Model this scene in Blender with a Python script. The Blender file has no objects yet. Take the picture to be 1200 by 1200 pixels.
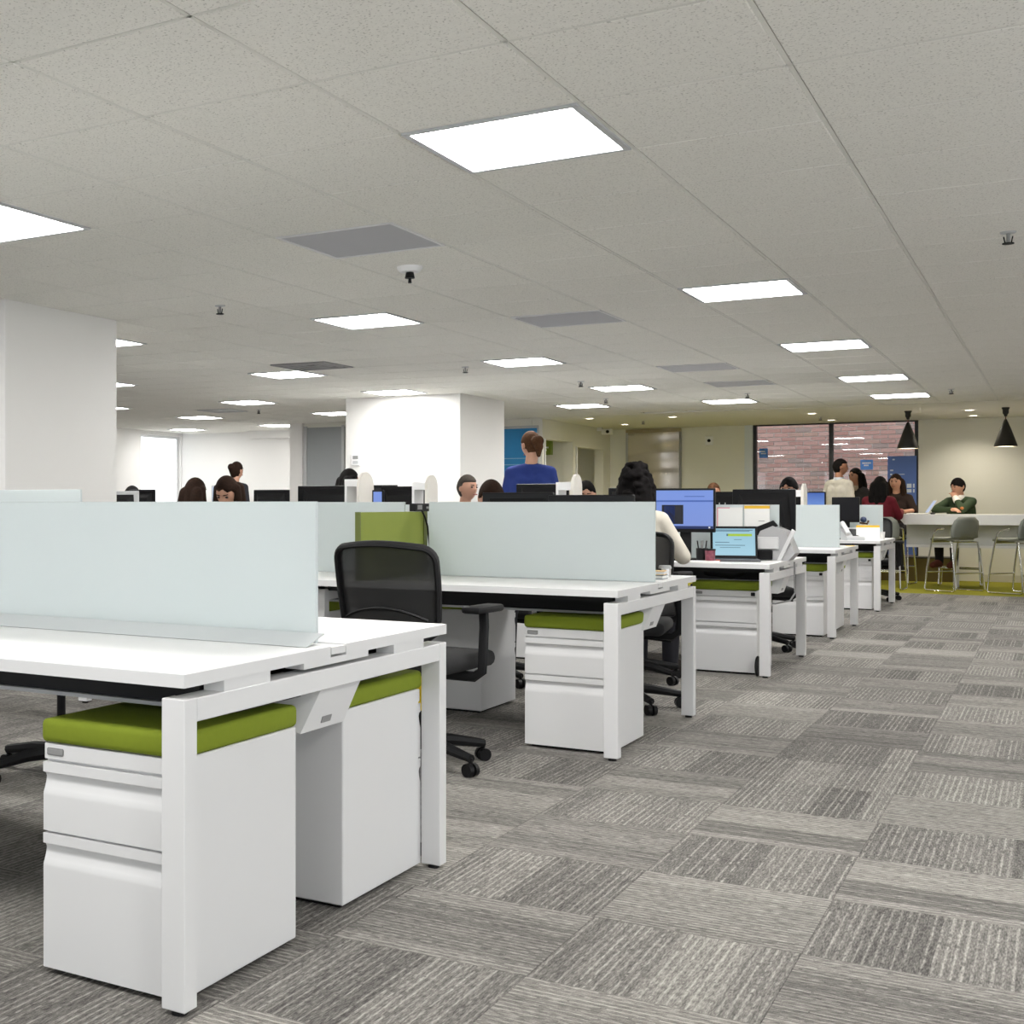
import bpy, bmesh, math, random
from mathutils import Vector, Matrix, Euler
random.seed(7)
SC = bpy.context.scene
COL = SC.collection
R = math.radians

# ------------------------------------------------------------------ camera, world, exposure
CAM_Z = 1.1065
CEIL = 2.3476
cam_d = bpy.data.cameras.new('camera')
cam = bpy.data.objects.new('camera', cam_d)
COL.objects.link(cam)
cam.location = (0, 0, CAM_Z)
cam.rotation_euler = (R(90), 0, R(33.1259))
cam_d.sensor_width = 36.0
cam_d.lens = 1495.7 / 1200 * 36.0
cam_d.shift_x = (600 - 269.92) / 1200
cam_d.shift_y = -(600 - 591.0) / 1200
cam_d.clip_start = 0.05
cam_d.clip_end = 200
SC.camera = cam
W = bpy.data.worlds.new('overcast_sky')
SC.world = W
W.use_nodes = True
W.node_tree.nodes['Background'].inputs[0].default_value = (0.93, 0.97, 1.0, 1)
W.node_tree.nodes['Background'].inputs[1].default_value = 2.4
SC.view_settings.view_transform = 'Standard'
SC.view_settings.look = 'None'
SC.view_settings.gamma = 1
SC.view_settings.use_curve_mapping = False
SC.view_settings.exposure = 0.05
PANEL_W = 33.0          # ceiling panel emission

# ------------------------------------------------------------------ materials
MATS = {}
def srgb(r, g, b):
    f = lambda v: (v / 255 / 12.92) if v / 255 <= 0.04045 else ((v / 255 + 0.055) / 1.055) ** 2.4
    return (f(r), f(g), f(b))

def mat(name, rgb, rough=0.5, metal=0.0, noise=0.0, nscale=8.0, bump=0.0, bscale=200.0, spec=0.5,
        emit=None, estr=0.0, alpha=1.0, trans=0.0, coat=0.0):
    if name in MATS: return MATS[name]
    m = bpy.data.materials.new(name); m.use_nodes = True
    nt = m.node_tree; N = nt.nodes; L = nt.links
    b = N['Principled BSDF']
    c = tuple(rgb) + (1,)
    b.inputs['Base Color'].default_value = c
    b.inputs['Roughness'].default_value = rough
    b.inputs['Metallic'].default_value = metal
    b.inputs['Specular IOR Level'].default_value = spec
    b.inputs['Alpha'].default_value = alpha
    b.inputs['Coat Weight'].default_value = coat
    if trans: b.inputs['Transmission Weight'].default_value = trans
    if emit:
        b.inputs['Emission Color'].default_value = tuple(emit) + (1,)
        b.inputs['Emission Strength'].default_value = estr
    tc = None
    if noise or bump:
        tc = N.new('ShaderNodeTexCoord')
    if noise:
        n = N.new('ShaderNodeTexNoise'); n.inputs['Scale'].default_value = nscale; n.inputs['Detail'].default_value = 4
        L.new(tc.outputs['Object'], n.inputs['Vector'])
        mx = N.new('ShaderNodeMix'); mx.data_type = 'RGBA'
        mx.inputs[6].default_value = tuple(v * (1 - noise) for v in rgb) + (1,)
        mx.inputs[7].default_value = tuple(min(1, v * (1 + noise)) for v in rgb) + (1,)
        L.new(n.outputs['Fac'], mx.inputs[0]); L.new(mx.outputs[2], b.inputs['Base Color'])
    if bump:
        n2 = N.new('ShaderNodeTexNoise'); n2.inputs['Scale'].default_value = bscale
        L.new(tc.outputs['Object'], n2.inputs['Vector'])
        bp = N.new('ShaderNodeBump'); bp.inputs['Strength'].default_value = bump; bp.inputs['Distance'].default_value = 0.002
        L.new(n2.outputs['Fac'], bp.inputs['Height']); L.new(bp.outputs['Normal'], b.inputs['Normal'])
    MATS[name] = m
    return m

M_white = mat('white_laminate', (0.85, 0.85, 0.85), 0.38, noise=0.012, nscale=3)
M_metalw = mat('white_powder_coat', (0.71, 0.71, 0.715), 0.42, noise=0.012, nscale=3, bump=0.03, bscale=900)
M_grey = mat('light_grey_metal', (0.50, 0.51, 0.52), 0.4, noise=0.03)
M_label = mat('grey_label', (0.26, 0.26, 0.26), 0.5, noise=0.05)
M_black = mat('black_plastic', (0.007, 0.007, 0.008), 0.55, noise=0.1, nscale=20, spec=0.25)
M_blackg = mat('black_gloss_plastic', (0.005, 0.005, 0.006), 0.35, noise=0.1, nscale=20, spec=0.25)
M_tray = mat('dark_steel_tray', (0.018, 0.018, 0.020), 0.6, noise=0.1, spec=0.25)
M_cush = mat('olive_upholstery', srgb(122, 136, 40), 0.85, noise=0.06, nscale=60, bump=0.25, bscale=900, spec=0.2)
M_gdiv = mat('olive_divider', srgb(132, 143, 66), 0.7, noise=0.03, nscale=12, bump=0.05, bscale=700, spec=0.2)
M_wall = mat('white_wall_paint', (0.80, 0.79, 0.77), 0.8, noise=0.015, nscale=2, bump=0.05, bscale=400)
M_cream = mat('cream_wall_paint', (0.80, 0.79, 0.72), 0.8, noise=0.015, nscale=2, bump=0.05, bscale=400)
M_ceil = mat('ceiling_paint', (0.74, 0.73, 0.69), 0.9, noise=0.01, nscale=2)
M_grid = mat('ceiling_grid_paint', (0.74, 0.73, 0.68), 0.6, noise=0.03)
M_chrome = mat('chrome', (0.75, 0.75, 0.75), 0.18, metal=1.0, noise=0.02)
M_screenoff = mat('dark_screen', (0.006, 0.006, 0.008), 0.3, noise=0.1, spec=0.3)
M_hair_k = mat('black_hair', (0.008, 0.007, 0.007), 0.8, noise=0.5, nscale=90, bump=0.6, bscale=220, spec=0.08)
M_hair_d = mat('dark_brown_hair', (0.022, 0.012, 0.008), 0.8, noise=0.5, nscale=90, bump=0.6, bscale=220, spec=0.08)
M_hair_b = mat('brown_hair', (0.075, 0.036, 0.018), 0.8, noise=0.5, nscale=90, bump=0.6, bscale=220, spec=0.08)
M_hair_g = mat('greying_hair', (0.06, 0.05, 0.042), 0.8, noise=0.5, nscale=90, bump=0.6, bscale=220, spec=0.08)
M_skin_l = mat('light_skin', (0.50, 0.27, 0.18), 0.5, noise=0.06, nscale=20)
M_skin_m = mat('tan_skin', (0.34, 0.165, 0.10), 0.5, noise=0.06, nscale=20)
M_eye = mat('dark_eye', (0.012, 0.010, 0.010), 0.2, noise=0.1)
M_lip = mat('lip', (0.30, 0.10, 0.085), 0.5, noise=0.1)
M_yellow = mat('yellow_fabric', srgb(245, 214, 20), 0.7, noise=0.05)
M_paper = mat('white_paper', (0.85, 0.85, 0.83), 0.8, noise=0.01)

def frosted_mat():
    m = bpy.data.materials.new('frosted_glass'); m.use_nodes = True
    nt = m.node_tree; N = nt.nodes; L = nt.links
    b = N['Principled BSDF']
    b.inputs['Roughness'].default_value = 0.28
    tc = N.new('ShaderNodeTexCoord'); n = N.new('ShaderNodeTexNoise'); n.inputs['Scale'].default_value = 1.5
    L.new(tc.outputs['Object'], n.inputs['Vector'])
    mx = N.new('ShaderNodeMix'); mx.data_type = 'RGBA'
    mx.inputs[6].default_value = (0.645, 0.695, 0.70, 1); mx.inputs[7].default_value = (0.685, 0.735, 0.735, 1)
    L.new(n.outputs['Fac'], mx.inputs[0]); L.new(mx.outputs[2], b.inputs['Base Color'])
    tr = N.new('ShaderNodeBsdfTranslucent'); tr.inputs['Color'].default_value = (0.74, 0.80, 0.81, 1)
    ms = N.new('ShaderNodeMixShader'); ms.inputs[0].default_value = 0.30
    L.new(b.outputs[0], ms.inputs[1]); L.new(tr.outputs[0], ms.inputs[2])
    L.new(ms.outputs[0], N['Material Output'].inputs['Surface'])
    return m
M_frost = frosted_mat()

def glass_mat():
    m = bpy.data.materials.new('window_glass'); m.use_nodes = True
    nt = m.node_tree; N = nt.nodes; L = nt.links
    N.remove(N['Principled BSDF'])
    t = N.new('ShaderNodeBsdfTransparent'); t.inputs[0].default_value = (0.93, 0.95, 0.95, 1)
    g = N.new('ShaderNodeBsdfGlossy'); g.inputs['Roughness'].default_value = 0.01
    fr = N.new('ShaderNodeFresnel'); fr.inputs['IOR'].default_value = 1.5
    ms = N.new('ShaderNodeMixShader')
    L.new(fr.outputs[0], ms.inputs[0]); L.new(t.outputs[0], ms.inputs[1]); L.new(g.outputs[0], ms.inputs[2])
    L.new(ms.outputs[0], N['Material Output'].inputs['Surface'])
    return m
M_glass = glass_mat()

def mesh_fabric():
    m = bpy.data.materials.new('black_chair_mesh'); m.use_nodes = True
    nt = m.node_tree; N = nt.nodes; L = nt.links
    b = N['Principled BSDF']; b.inputs['Base Color'].default_value = (0.012, 0.012, 0.013, 1); b.inputs['Roughness'].default_value = 0.7
    t = N.new('ShaderNodeBsdfTransparent')
    ms = N.new('ShaderNodeMixShader')
    ms.inputs[0].default_value = 0.045
    L.new(b.outputs[0], ms.inputs[1]); L.new(t.outputs[0], ms.inputs[2])
    L.new(ms.outputs[0], N['Material Output'].inputs['Surface'])
    return m
M_mesh = mesh_fabric()

def emit_mat(name, rgb, s):
    return mat(name, (0.8, 0.8, 0.8), 0.6, emit=rgb, estr=s, noise=0.01)
M_panel = emit_mat('lit_panel_diffuser', (1.0, 0.985, 0.96), PANEL_W)
M_down = emit_mat('lit_downlight_lens', (1.0, 0.88, 0.68), 16.0)
M_warm = emit_mat('lit_pendant_bulb', (1.0, 0.80, 0.55), 30.0)

def tile_mat():
    m = bpy.data.materials.new('mineral_fibre_tile'); m.use_nodes = True
    nt = m.node_tree; N = nt.nodes; L = nt.links; b = N['Principled BSDF']
    b.inputs['Roughness'].default_value = 0.95; b.inputs['Specular IOR Level'].default_value = 0.1
    g = N.new('ShaderNodeNewGeometry')
    n = N.new('ShaderNodeTexNoise'); n.inputs['Scale'].default_value = 130; n.inputs['Detail'].default_value = 2
    L.new(g.outputs['Position'], n.inputs['Vector'])
    r = N.new('ShaderNodeValToRGB')
    r.color_ramp.elements[0].position = 0.30; r.color_ramp.elements[0].color = (0.56, 0.545, 0.50, 1)
    r.color_ramp.elements[1].position = 0.42; r.color_ramp.elements[1].color = (0.88, 0.865, 0.81, 1)
    L.new(n.outputs['Fac'], r.inputs[0])
    n2 = N.new('ShaderNodeTexNoise'); n2.inputs['Scale'].default_value = 40; n2.inputs['Detail'].default_value = 5
    L.new(g.outputs['Position'], n2.inputs['Vector'])
    mx = N.new('ShaderNodeMix'); mx.data_type = 'RGBA'; mx.blend_type = 'MULTIPLY'; mx.inputs[0].default_value = 0.12
    L.new(r.outputs[0], mx.inputs[6]); L.new(n2.outputs['Fac'], mx.inputs[7]); L.new(mx.outputs[2], b.inputs['Base Color'])
    bp = N.new('ShaderNodeBump'); bp.inputs['Strength'].default_value = 0.25; bp.inputs['Distance'].default_value = 0.002
    L.new(r.outputs[0], bp.inputs['Height']); L.new(bp.outputs['Normal'], b.inputs['Normal'])
    return m
M_tile = tile_mat()

def perforated_mat():
    m = bpy.data.materials.new('perforated_grey_metal'); m.use_nodes = True
    nt = m.node_tree; N = nt.nodes; L = nt.links; b = N['Principled BSDF']
    b.inputs['Roughness'].default_value = 0.6
    g = N.new('ShaderNodeNewGeometry')
    v = N.new('ShaderNodeTexVoronoi'); v.inputs['Scale'].default_value = 160; v.inputs['Randomness'].default_value = 0.05
    L.new(g.outputs['Position'], v.inputs['Vector'])
    r = N.new('ShaderNodeValToRGB')
    r.color_ramp.elements[0].position = 0.30; r.color_ramp.elements[0].color = (0.12, 0.12, 0.13, 1)
    r.color_ramp.elements[1].position = 0.40; r.color_ramp.elements[1].color = (0.46, 0.46, 0.49, 1)
    L.new(v.outputs['Distance'], r.inputs[0]); L.new(r.outputs[0], b.inputs['Base Color'])
    return m
M_perf = perforated_mat()

def carpet_mat():
    # UV: one unit per tile, u across the ribs, random whole-number offset per tile
    m = bpy.data.materials.new('ribbed_grey_carpet'); m.use_nodes = True
    nt = m.node_tree; N = nt.nodes; L = nt.links; b = N['Principled BSDF']
    b.inputs['Roughness'].default_value = 0.95; b.inputs['Specular IOR Level'].default_value = 0.1
    uv = N.new('ShaderNodeUVMap'); uv.uv_map = 'UVMap'
    sep = N.new('ShaderNodeSeparateXYZ'); L.new(uv.outputs[0], sep.inputs[0])
    def math_(op, a, bb=None, clamp=False):
        n = N.new('ShaderNodeMath'); n.operation = op; n.use_clamp = clamp
        for k, v in enumerate((a, bb)):
            if v is None: continue
            if isinstance(v, (int, float)): n.inputs[k].default_value = v
            else: L.new(v, n.inputs[k])
        return n.outputs[0]
    def noise_(vec, sc, det=2):
        n = N.new('ShaderNodeTexNoise'); n.inputs['Scale'].default_value = sc; n.inputs['Detail'].default_value = det
        L.new(vec, n.inputs['Vector']); return n.outputs['Fac']
    def combine(x, y):
        c = N.new('ShaderNodeCombineXYZ'); L.new(x, c.inputs[0]); L.new(y, c.inputs[1]); return c.outputs[0]
    def white(vec):
        n = N.new('ShaderNodeTexWhiteNoise'); n.noise_dimensions = '2D'; L.new(vec, n.inputs['Vector']); return n.outputs['Value']
    u, v = sep.outputs[0], sep.outputs[1]
    # sub-blocks inside the tile
    blk = combine(math_('FLOOR', math_('ADD', math_('MULTIPLY', u, 3.0), 0.4)), math_('FLOOR', math_('ADD', math_('MULTIPLY', v, 1.0), 0.0)))
    rb = white(blk)
    til = white(combine(math_('FLOOR', u), math_('ADD', math_('FLOOR', v), 7.3)))
    # ribs
    ur = math_('MULTIPLY', u, 25.0)
    wob = noise_(combine(math_('MULTIPLY', u, 40.0), math_('MULTIPLY', v, 6.0)), 1.0, 3)
    ph = math_('FRACT', math_('ADD', ur, math_('MULTIPLY', math_('SUBTRACT', wob, 0.5), 0.25)))
    tri = math_('ABSOLUTE', math_('SUBTRACT', ph, 0.5))              # 0 at rib centre
    rib = math_('SUBTRACT', 1.0, math_('MULTIPLY', tri, 4.0), True)
    ribid = math_('FLOOR', ur)
    rr = white(combine(ribid, math_('FLOOR', v)))
    dash = noise_(combine(math_('MULTIPLY', ribid, 3.7), math_('MULTIPLY', v, 9.0)), 1.0, 2)
    on = math_('MULTIPLY', math_('GREATER_THAN', math_('ADD', math_('MULTIPLY', rr, 0.55), math_('MULTIPLY', rb, 0.6)), 0.24), math_('GREATER_THAN', dash, 0.40))
    rib = math_('MULTIPLY', math_('MULTIPLY', rib, on), math_('ADD', math_('MULTIPLY', rr, 0.75), 0.5))
    # fine dashes along v between ribs
    fine = noise_(combine(math_('MULTIPLY', u, 130.0), math_('MULTIPLY', v, 22.0)), 1.0, 2)
    finer = noise_(uv.outputs[0], 170.0, 2)
    base = math_('ADD', math_('ADD', math_('MULTIPLY', fine, 0.95), math_('MULTIPLY', finer, 0.45)), -0.23)
    base = math_('ADD', base, math_('MULTIPLY', math_('SUBTRACT', rb, 0.5), 0.19))
    base = math_('ADD', base, math_('MULTIPLY', math_('SUBTRACT', til, 0.5), 0.10))
    streak = noise_(combine(math_('MULTIPLY', u, 34.0), math_('MULTIPLY', v, 5.0)), 1.0, 2)
    base = math_('ADD', base, math_('MULTIPLY', math_('SUBTRACT', streak, 0.5), 0.42))
    val = math_('ADD', base, math_('MULTIPLY', rib, 0.29))
    r = N.new('ShaderNodeValToRGB'); e = r.color_ramp.elements
    e[0].position = 0.18; e[0].color = srgb(76, 74, 72) + (1,)
    e[1].position = 1.0; e[1].color = srgb(188, 184, 176) + (1,)
    e2 = e.new(0.5); e2.color = srgb(122, 119, 115) + (1,)
    L.new(val, r.inputs[0]); L.new(r.outputs[0], b.inputs['Base Color'])
    bp = N.new('ShaderNodeBump'); bp.inputs['Strength'].default_value = 0.5; bp.inputs['Distance'].default_value = 0.003
    L.new(val, bp.inputs['Height']); L.new(bp.outputs['Normal'], b.inputs['Normal'])
    return m
M_carpet = carpet_mat()

def steel_mat():
    m = bpy.data.materials.new('wavy_stainless_steel'); m.use_nodes = True
    nt = m.node_tree; N = nt.nodes; L = nt.links; b = N['Principled BSDF']
    b.inputs['Base Color'].default_value = (0.66, 0.62, 0.56, 1); b.inputs['Metallic'].default_value = 1; b.inputs['Roughness'].default_value = 0.14
    tc = N.new('ShaderNodeTexCoord'); mp = N.new('ShaderNodeMapping'); mp.inputs['Scale'].default_value = (0.3, 1, 1.9)
    n = N.new('ShaderNodeTexNoise'); n.inputs['Scale'].default_value = 1.6; n.inputs['Detail'].default_value = 1
    L.new(tc.outputs['Object'], mp.inputs[0]); L.new(mp.outputs[0], n.inputs['Vector'])
    bp = N.new('ShaderNodeBump'); bp.inputs['Strength'].default_value = 0.4; bp.inputs['Distance'].default_value = 0.08
    L.new(n.outputs['Fac'], bp.inputs['Height']); L.new(bp.outputs['Normal'], b.inputs['Normal'])
    return m
M_steel = steel_mat()

def screen_mat(name, top, bottom, s=1.0):
    m = bpy.data.materials.new(name); m.use_nodes = True
    nt = m.node_tree; N = nt.nodes; L = nt.links; b = N['Principled BSDF']
    b.inputs['Roughness'].default_value = 0.3; b.inputs['Base Color'].default_value = (0.01, 0.01, 0.01, 1)
    tc = N.new('ShaderNodeTexCoord'); sp = N.new('ShaderNodeSeparateXYZ'); L.new(tc.outputs['Generated'], sp.inputs[0])
    r = N.new('ShaderNodeValToRGB'); r.color_ramp.elements[0].color = bottom + (1,); r.color_ramp.elements[1].color = top + (1,)
    L.new(sp.outputs[2], r.inputs[0]); L.new(r.outputs[0], b.inputs['Emission Color']); b.inputs['Emission Strength'].default_value = s
    return m
M_scr_blue = screen_mat('lit_blue_screen', srgb(120, 150, 225), srgb(125, 150, 220), 0.9)
M_scr_cyan = screen_mat('lit_pale_blue_screen', srgb(150, 195, 215), srgb(165, 210, 228), 0.9)
M_scr_deep = screen_mat('lit_deep_blue_screen', srgb(55, 95, 180), srgb(120, 160, 230), 0.9)
M_scr_pale = screen_mat('lit_pale_screen', srgb(175, 190, 215), srgb(190, 205, 230), 0.9)
def ui_mat(name, rgb, k): return mat(name, (0.004, 0.004, 0.004), 0.5, emit=rgb, estr=k, noise=0.01)
M_ui_dark = ui_mat('screen_dark_window', srgb(22, 26, 40), 0.6)
M_ui_navy = ui_mat('screen_navy_window', srgb(20, 45, 105), 0.8)
M_ui_bar = ui_mat('screen_toolbar', srgb(70, 105, 190), 0.8)
M_ui_green = ui_mat('screen_green_bar', srgb(165, 200, 40), 0.9)
M_ui_white = ui_mat('screen_white_mark', (0.9, 0.9, 0.9), 0.9)
M_ui_text = ui_mat('screen_text_mark', srgb(70, 110, 135), 0.8)

# ------------------------------------------------------------------ mesh builder
class MB:
    def __init__(s): s.bm = bmesh.new()
    def _xf(s, vs, M):
        if M is not None: bmesh.ops.transform(s.bm, matrix=M, verts=vs)
    def box(s, x0, x1, y0, y1, z0, z1, bev=0.0, seg=1, M=None):
        g = bmesh.ops.create_cube(s.bm, size=1)['verts']
        sx, sy, sz = x1 - x0, y1 - y0, z1 - z0
        for v in g:
            v.co = Vector(((v.co.x + .5) * sx + x0, (v.co.y + .5) * sy + y0, (v.co.z + .5) * sz + z0))
        if bev:
            ed = list({e for v in g for e in v.link_edges})
            r = bmesh.ops.bevel(s.bm, geom=ed, offset=bev, segments=seg, affect='EDGES', profile=0.5)
            g = list({v for f in r['faces'] for v in f.verts} | {v for v in g if v.is_valid})
        s._xf(g, M); return s
    def cyl(s, p0, p1, r0, r1=None, n=12, caps=True):
        r1 = r0 if r1 is None else r1
        p0, p1 = Vector(p0), Vector(p1); d = p1 - p0
        q = d.to_track_quat('Z', 'Y').to_matrix()
        rings = []
        for p, r in ((p0, r0), (p1, r1)):
            rings.append([s.bm.verts.new(p + q @ Vector((r * math.cos(2 * math.pi * k / n), r * math.sin(2 * math.pi * k / n), 0))) for k in range(n)])
        for k in range(n):
            s.bm.faces.new((rings[0][k], rings[0][(k + 1) % n], rings[1][(k + 1) % n], rings[1][k]))
        if caps:
            s.bm.faces.new(list(reversed(rings[0]))); s.bm.faces.new(rings[1])
        return s
    def tube(s, pts, r, n=8, closed=False, ry=None):
        pts = [Vector(p) for p in pts]; m = len(pts); rings = []
        up = Vector((0, 0, 1)); prev = None
        for i, p in enumerate(pts):
            a = pts[(i - 1) % m] if (closed or i > 0) else p
            b = pts[(i + 1) % m] if (closed or i < m - 1) else p
            t = (b - a).normalized()
            if prev is None:
                u = t.cross(up) if abs(t.dot(up)) < .95 else t.cross(Vector((0, 1, 0)))
            else:
                u = prev - t * prev.dot(t)
            u.normalize(); w = t.cross(u); prev = u
            rr = r[i] if isinstance(r, (list, tuple)) else r
            r2 = rr if ry is None else ry
            rings.append([s.bm.verts.new(p + u * rr * math.cos(2 * math.pi * k / n) + w * r2 * math.sin(2 * math.pi * k / n)) for k in range(n)])
        for i in range(m if closed else m - 1):
            A, B = rings[i], rings[(i + 1) % m]
            off = 0
            if closed and i == m - 1:
                off = min(range(n), key=lambda o: (A[0].co - B[o].co).length)
            for k in range(n):
                s.bm.faces.new((A[k], A[(k + 1) % n], B[(k + 1 + off) % n], B[(k + off) % n]))
        if not closed:
            s.bm.faces.new(list(reversed(rings[0]))); s.bm.faces.new(rings[-1])
        return s
    def lathe(s, prof, n=24, c=(0, 0, 0)):
        c = Vector(c); rings = []
        for r, z in prof:
            rings.append([s.bm.verts.new(c + Vector((r * math.cos(2 * math.pi * k / n), r * math.sin(2 * math.pi * k / n), z))) for k in range(n)] if r > 1e-5 else [s.bm.verts.new(c + Vector((0, 0, z)))])
        for A, B in zip(rings, rings[1:]):
            for k in range(n):
                a, b = A[k % len(A)], A[(k + 1) % len(A)]; d, e = B[k % len(B)], B[(k + 1) % len(B)]
                vs = []
                for x in (a, b, e, d):
                    if x not in vs: vs.append(x)
                if len(vs) > 2: s.bm.faces.new(vs)
        return s
    def prism(s, poly, d0, d1, axis='x'):
        # poly: list of (a,b); axis x -> (d,a,b); y -> (a,d,b); z -> (a,b,d)
        f = {'x': lambda a, b, d: (d, a, b), 'y': lambda a, b, d: (a, d, b), 'z': lambda a, b, d: (a, b, d)}[axis]
        A = [s.bm.verts.new(f(a, b, d0)) for a, b in poly]; B = [s.bm.verts.new(f(a, b, d1)) for a, b in poly]
        n = len(poly)
        for k in range(n): s.bm.faces.new((A[k], A[(k + 1) % n], B[(k + 1) % n], B[k]))
        s.bm.faces.new(list(reversed(A))); s.bm.faces.new(B)
        return s
    def ball(s, c, r, nu=14, nv=10, M=None, f=None):
        r = (r, r, r) if isinstance(r, (int, float)) else r
        c = Vector(c); bm = s.bm
        def put(x, y, z):
            p = Vector((x, y, z))
            if f: p = f(p)
            q = Vector((p.x * r[0], p.y * r[1], p.z * r[2]))
            return bm.verts.new((M @ q if M is not None else q) + c)
        rings = [[put(0, 0, -1)]]
        for i in range(1, nv):
            a = math.pi * i / nv
            rings.append([put(math.sin(a) * math.cos(2 * math.pi * k / nu), math.sin(a) * math.sin(2 * math.pi * k / nu), -math.cos(a)) for k in range(nu)])
        rings.append([put(0, 0, 1)])
        for A, B in zip(rings, rings[1:]):
            for k in range(nu):
                k2 = (k + 1) % nu
                if len(A) == 1: bm.faces.new((A[0], B[k2], B[k]))
                elif len(B) == 1: bm.faces.new((A[k], A[k2], B[0]))
                else: bm.faces.new((A[k], A[k2], B[k2], B[k]))
        return s
    def cap(s, p0, r0, p1, r1, n=14):
        s.cyl(p0, p1, r0, r1, n, True); s.ball(p0, r0, n, 8); s.ball(p1, r1, n, 8); return s
    def xf(s, M):
        bmesh.ops.transform(s.bm, matrix=M, verts=s.bm.verts[:]); return s
    def mesh(s, name, m, smooth=False, recalc=True):
        if recalc: bmesh.ops.recalc_face_normals(s.bm, faces=s.bm.faces[:])
        me = bpy.data.meshes.new(name); s.bm.to_mesh(me); s.bm.free()
        me.materials.append(m)
        if smooth:
            for p in me.polygons: p.use_smooth = True
            me.set_sharp_from_angle(angle=R(40))
        return me

def obj(name, mb, m=None, parent=None, smooth=False, loc=None, rz=0):
    me = mb.mesh(name, m, smooth) if isinstance(mb, MB) else mb
    o = bpy.data.objects.new(name, me); COL.objects.link(o)
    if parent is not None: o.parent = parent
    if loc is not None: o.location = loc
    o.rotation_euler.z = rz
    return o
def tag(o, label, cat, group=None):
    o['label'] = label; o['category'] = cat
    if group: o['group'] = group
    return o
def thing(name, label, cat, loc=(0, 0, 0), rz=0, group=None):
    o = bpy.data.objects.new(name, None); COL.objects.link(o)
    o.empty_display_size = 0.1
    o.location = loc; o.rotation_euler = (0, 0, rz)
    return tag(o, label, cat, group)
def struct(name, mb, m, parent=None, smooth=False):
    o = obj(name, mb, m, parent, smooth)
    if parent is None: o['kind'] = 'structure'
    return o
def copy_tree(root, loc, rz=0, label=None, group=None):
    r = root.copy(); COL.objects.link(r); r.location = loc; r.rotation_euler = (0, 0, rz)
    if label: r['label'] = label
    if group: r['group'] = group
    for ch in root.children:
        c = ch.copy(); COL.objects.link(c); c.parent = r
        for g in ch.children:
            d = g.copy(); COL.objects.link(d); d.parent = c
    return r

# ------------------------------------------------------------------ the room
XL, XR, YF, YB = -13.1, 2.6, -4.0, 21.2
_c, _s = math.cos(R(33.1259)), math.sin(R(33.1259))
def seen(x, y, z, mar=0.06):
    d = -_s * x + _c * y
    if d < 0.4: return None
    u = (269.92 + 1495.7 * (_c * x + _s * y) / d) / 1200; v = (591 - 1495.7 * (z - CAM_Z) / d) / 1200
    return d if -mar < u < 1 + mar and -mar < v < 1 + mar else None

floor = struct('floor', MB().box(XL - .3, XR + .3, YF - .3, YB + .3, -0.2, -0.006), mat('floor_screed', (0.2, 0.2, 0.2), 0.9, noise=0.05))
TS = 0.515
GX0, GY0 = -1.055, 2.885
def carpet_face_uv(rot, seed):
    rnd = random.Random(seed)
    ox, oy = rnd.randint(0, 400), rnd.randint(0, 400)
    q = [(0, 0), (1, 0), (1, 1), (0, 1)]
    q = q[rot:] + q[:rot]
    e = 0.002
    return [(ox + e + a * (1 - 2 * e), oy + e + b * (1 - 2 * e)) for a, b in q]
def carpet_mesh(name, cells):
    # cells: (x0,y0,x1,y1,rot,seed); slightly pillowed thin slab per tile
    vs, fs, uvs = [], [], []
    for x0, y0, x1, y1, rot, seed in cells:
        b = len(vs); g = 0.0006
        vs += [(x0 + g, y0 + g, 0), (x1 - g, y0 + g, 0), (x1 - g, y1 - g, 0), (x0 + g, y1 - g, 0),
               (x0 + g, y0 + g, -.006), (x1 - g, y0 + g, -.006), (x1 - g, y1 - g, -.006), (x0 + g, y1 - g, -.006)]
        uv = carpet_face_uv(rot, seed)
        fs.append((b, b + 1, b + 2, b + 3)); uvs += uv
        for k in range(4):
            k2 = (k + 1) % 4
            fs.append((b + k2, b + k, b + 4 + k, b + 4 + k2)); uvs += [uv[k2], uv[k], uv[k], uv[k2]]
    me = bpy.data.meshes.new(name); me.from_pydata(vs, [], fs)
    l = me.uv_layers.new(name='UVMap')
    for i, t in enumerate(uvs): l.data[i].uv = t
    me.materials.append(M_carpet)
    return me
variants = {}
for rot in (0, 1):
    for k in range(24):
        variants[rot, k] = carpet_mesh('carpet_tile', [(0, 0, TS, TS, rot + (2 if k % 2 else 0), 100 * rot + k)])
near, far = [], []
CARPET_END = 17.95
for i in range(-24, 9):
    for j in range(-14, 31):
        x, y = GX0 + i * TS, GY0 + j * TS
        x1, y1 = min(x + TS, XR), min(y + TS, CARPET_END)
        x0 = max(x, XL)
        if x1 - x0 < 0.05 or y1 - y < 0.05: continue
        rnd = random.Random(i * 911 + j * 37)
        rot = (i + j) % 2 if rnd.random() < 0.86 else rnd.randint(0, 1)
        k = rnd.randint(0, 23)
        full = abs(x1 - x0 - TS) < 1e-6 and abs(y1 - y - TS) < 1e-6
        d = seen(x + TS / 2, y + TS / 2, 0, 0.12)
        (near if (d and full) else far).append((d or 99, x0, y, x1, y1, rot, k))
near.sort(key=lambda t: t[0])
far += near[300:]; near = near[:300]
for d, x0, y0, x1, y1, rot, k in near:
    obj('carpet_tile', variants[rot, k], parent=floor, loc=(x0, y0, 0))
ff = obj('carpet_tile_field', carpet_mesh('carpet_tile_field', [(x0, y0, x1, y1, rot, 100 * rot + k) for d, x0, y0, x1, y1, rot, k in far]), parent=floor)
ff['kind'] = 'stuff'
M_greenc = mat('lime_green_carpet', srgb(146, 143, 52), 0.95, noise=0.18, nscale=90, bump=0.4, bscale=300, spec=0.1)
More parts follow.
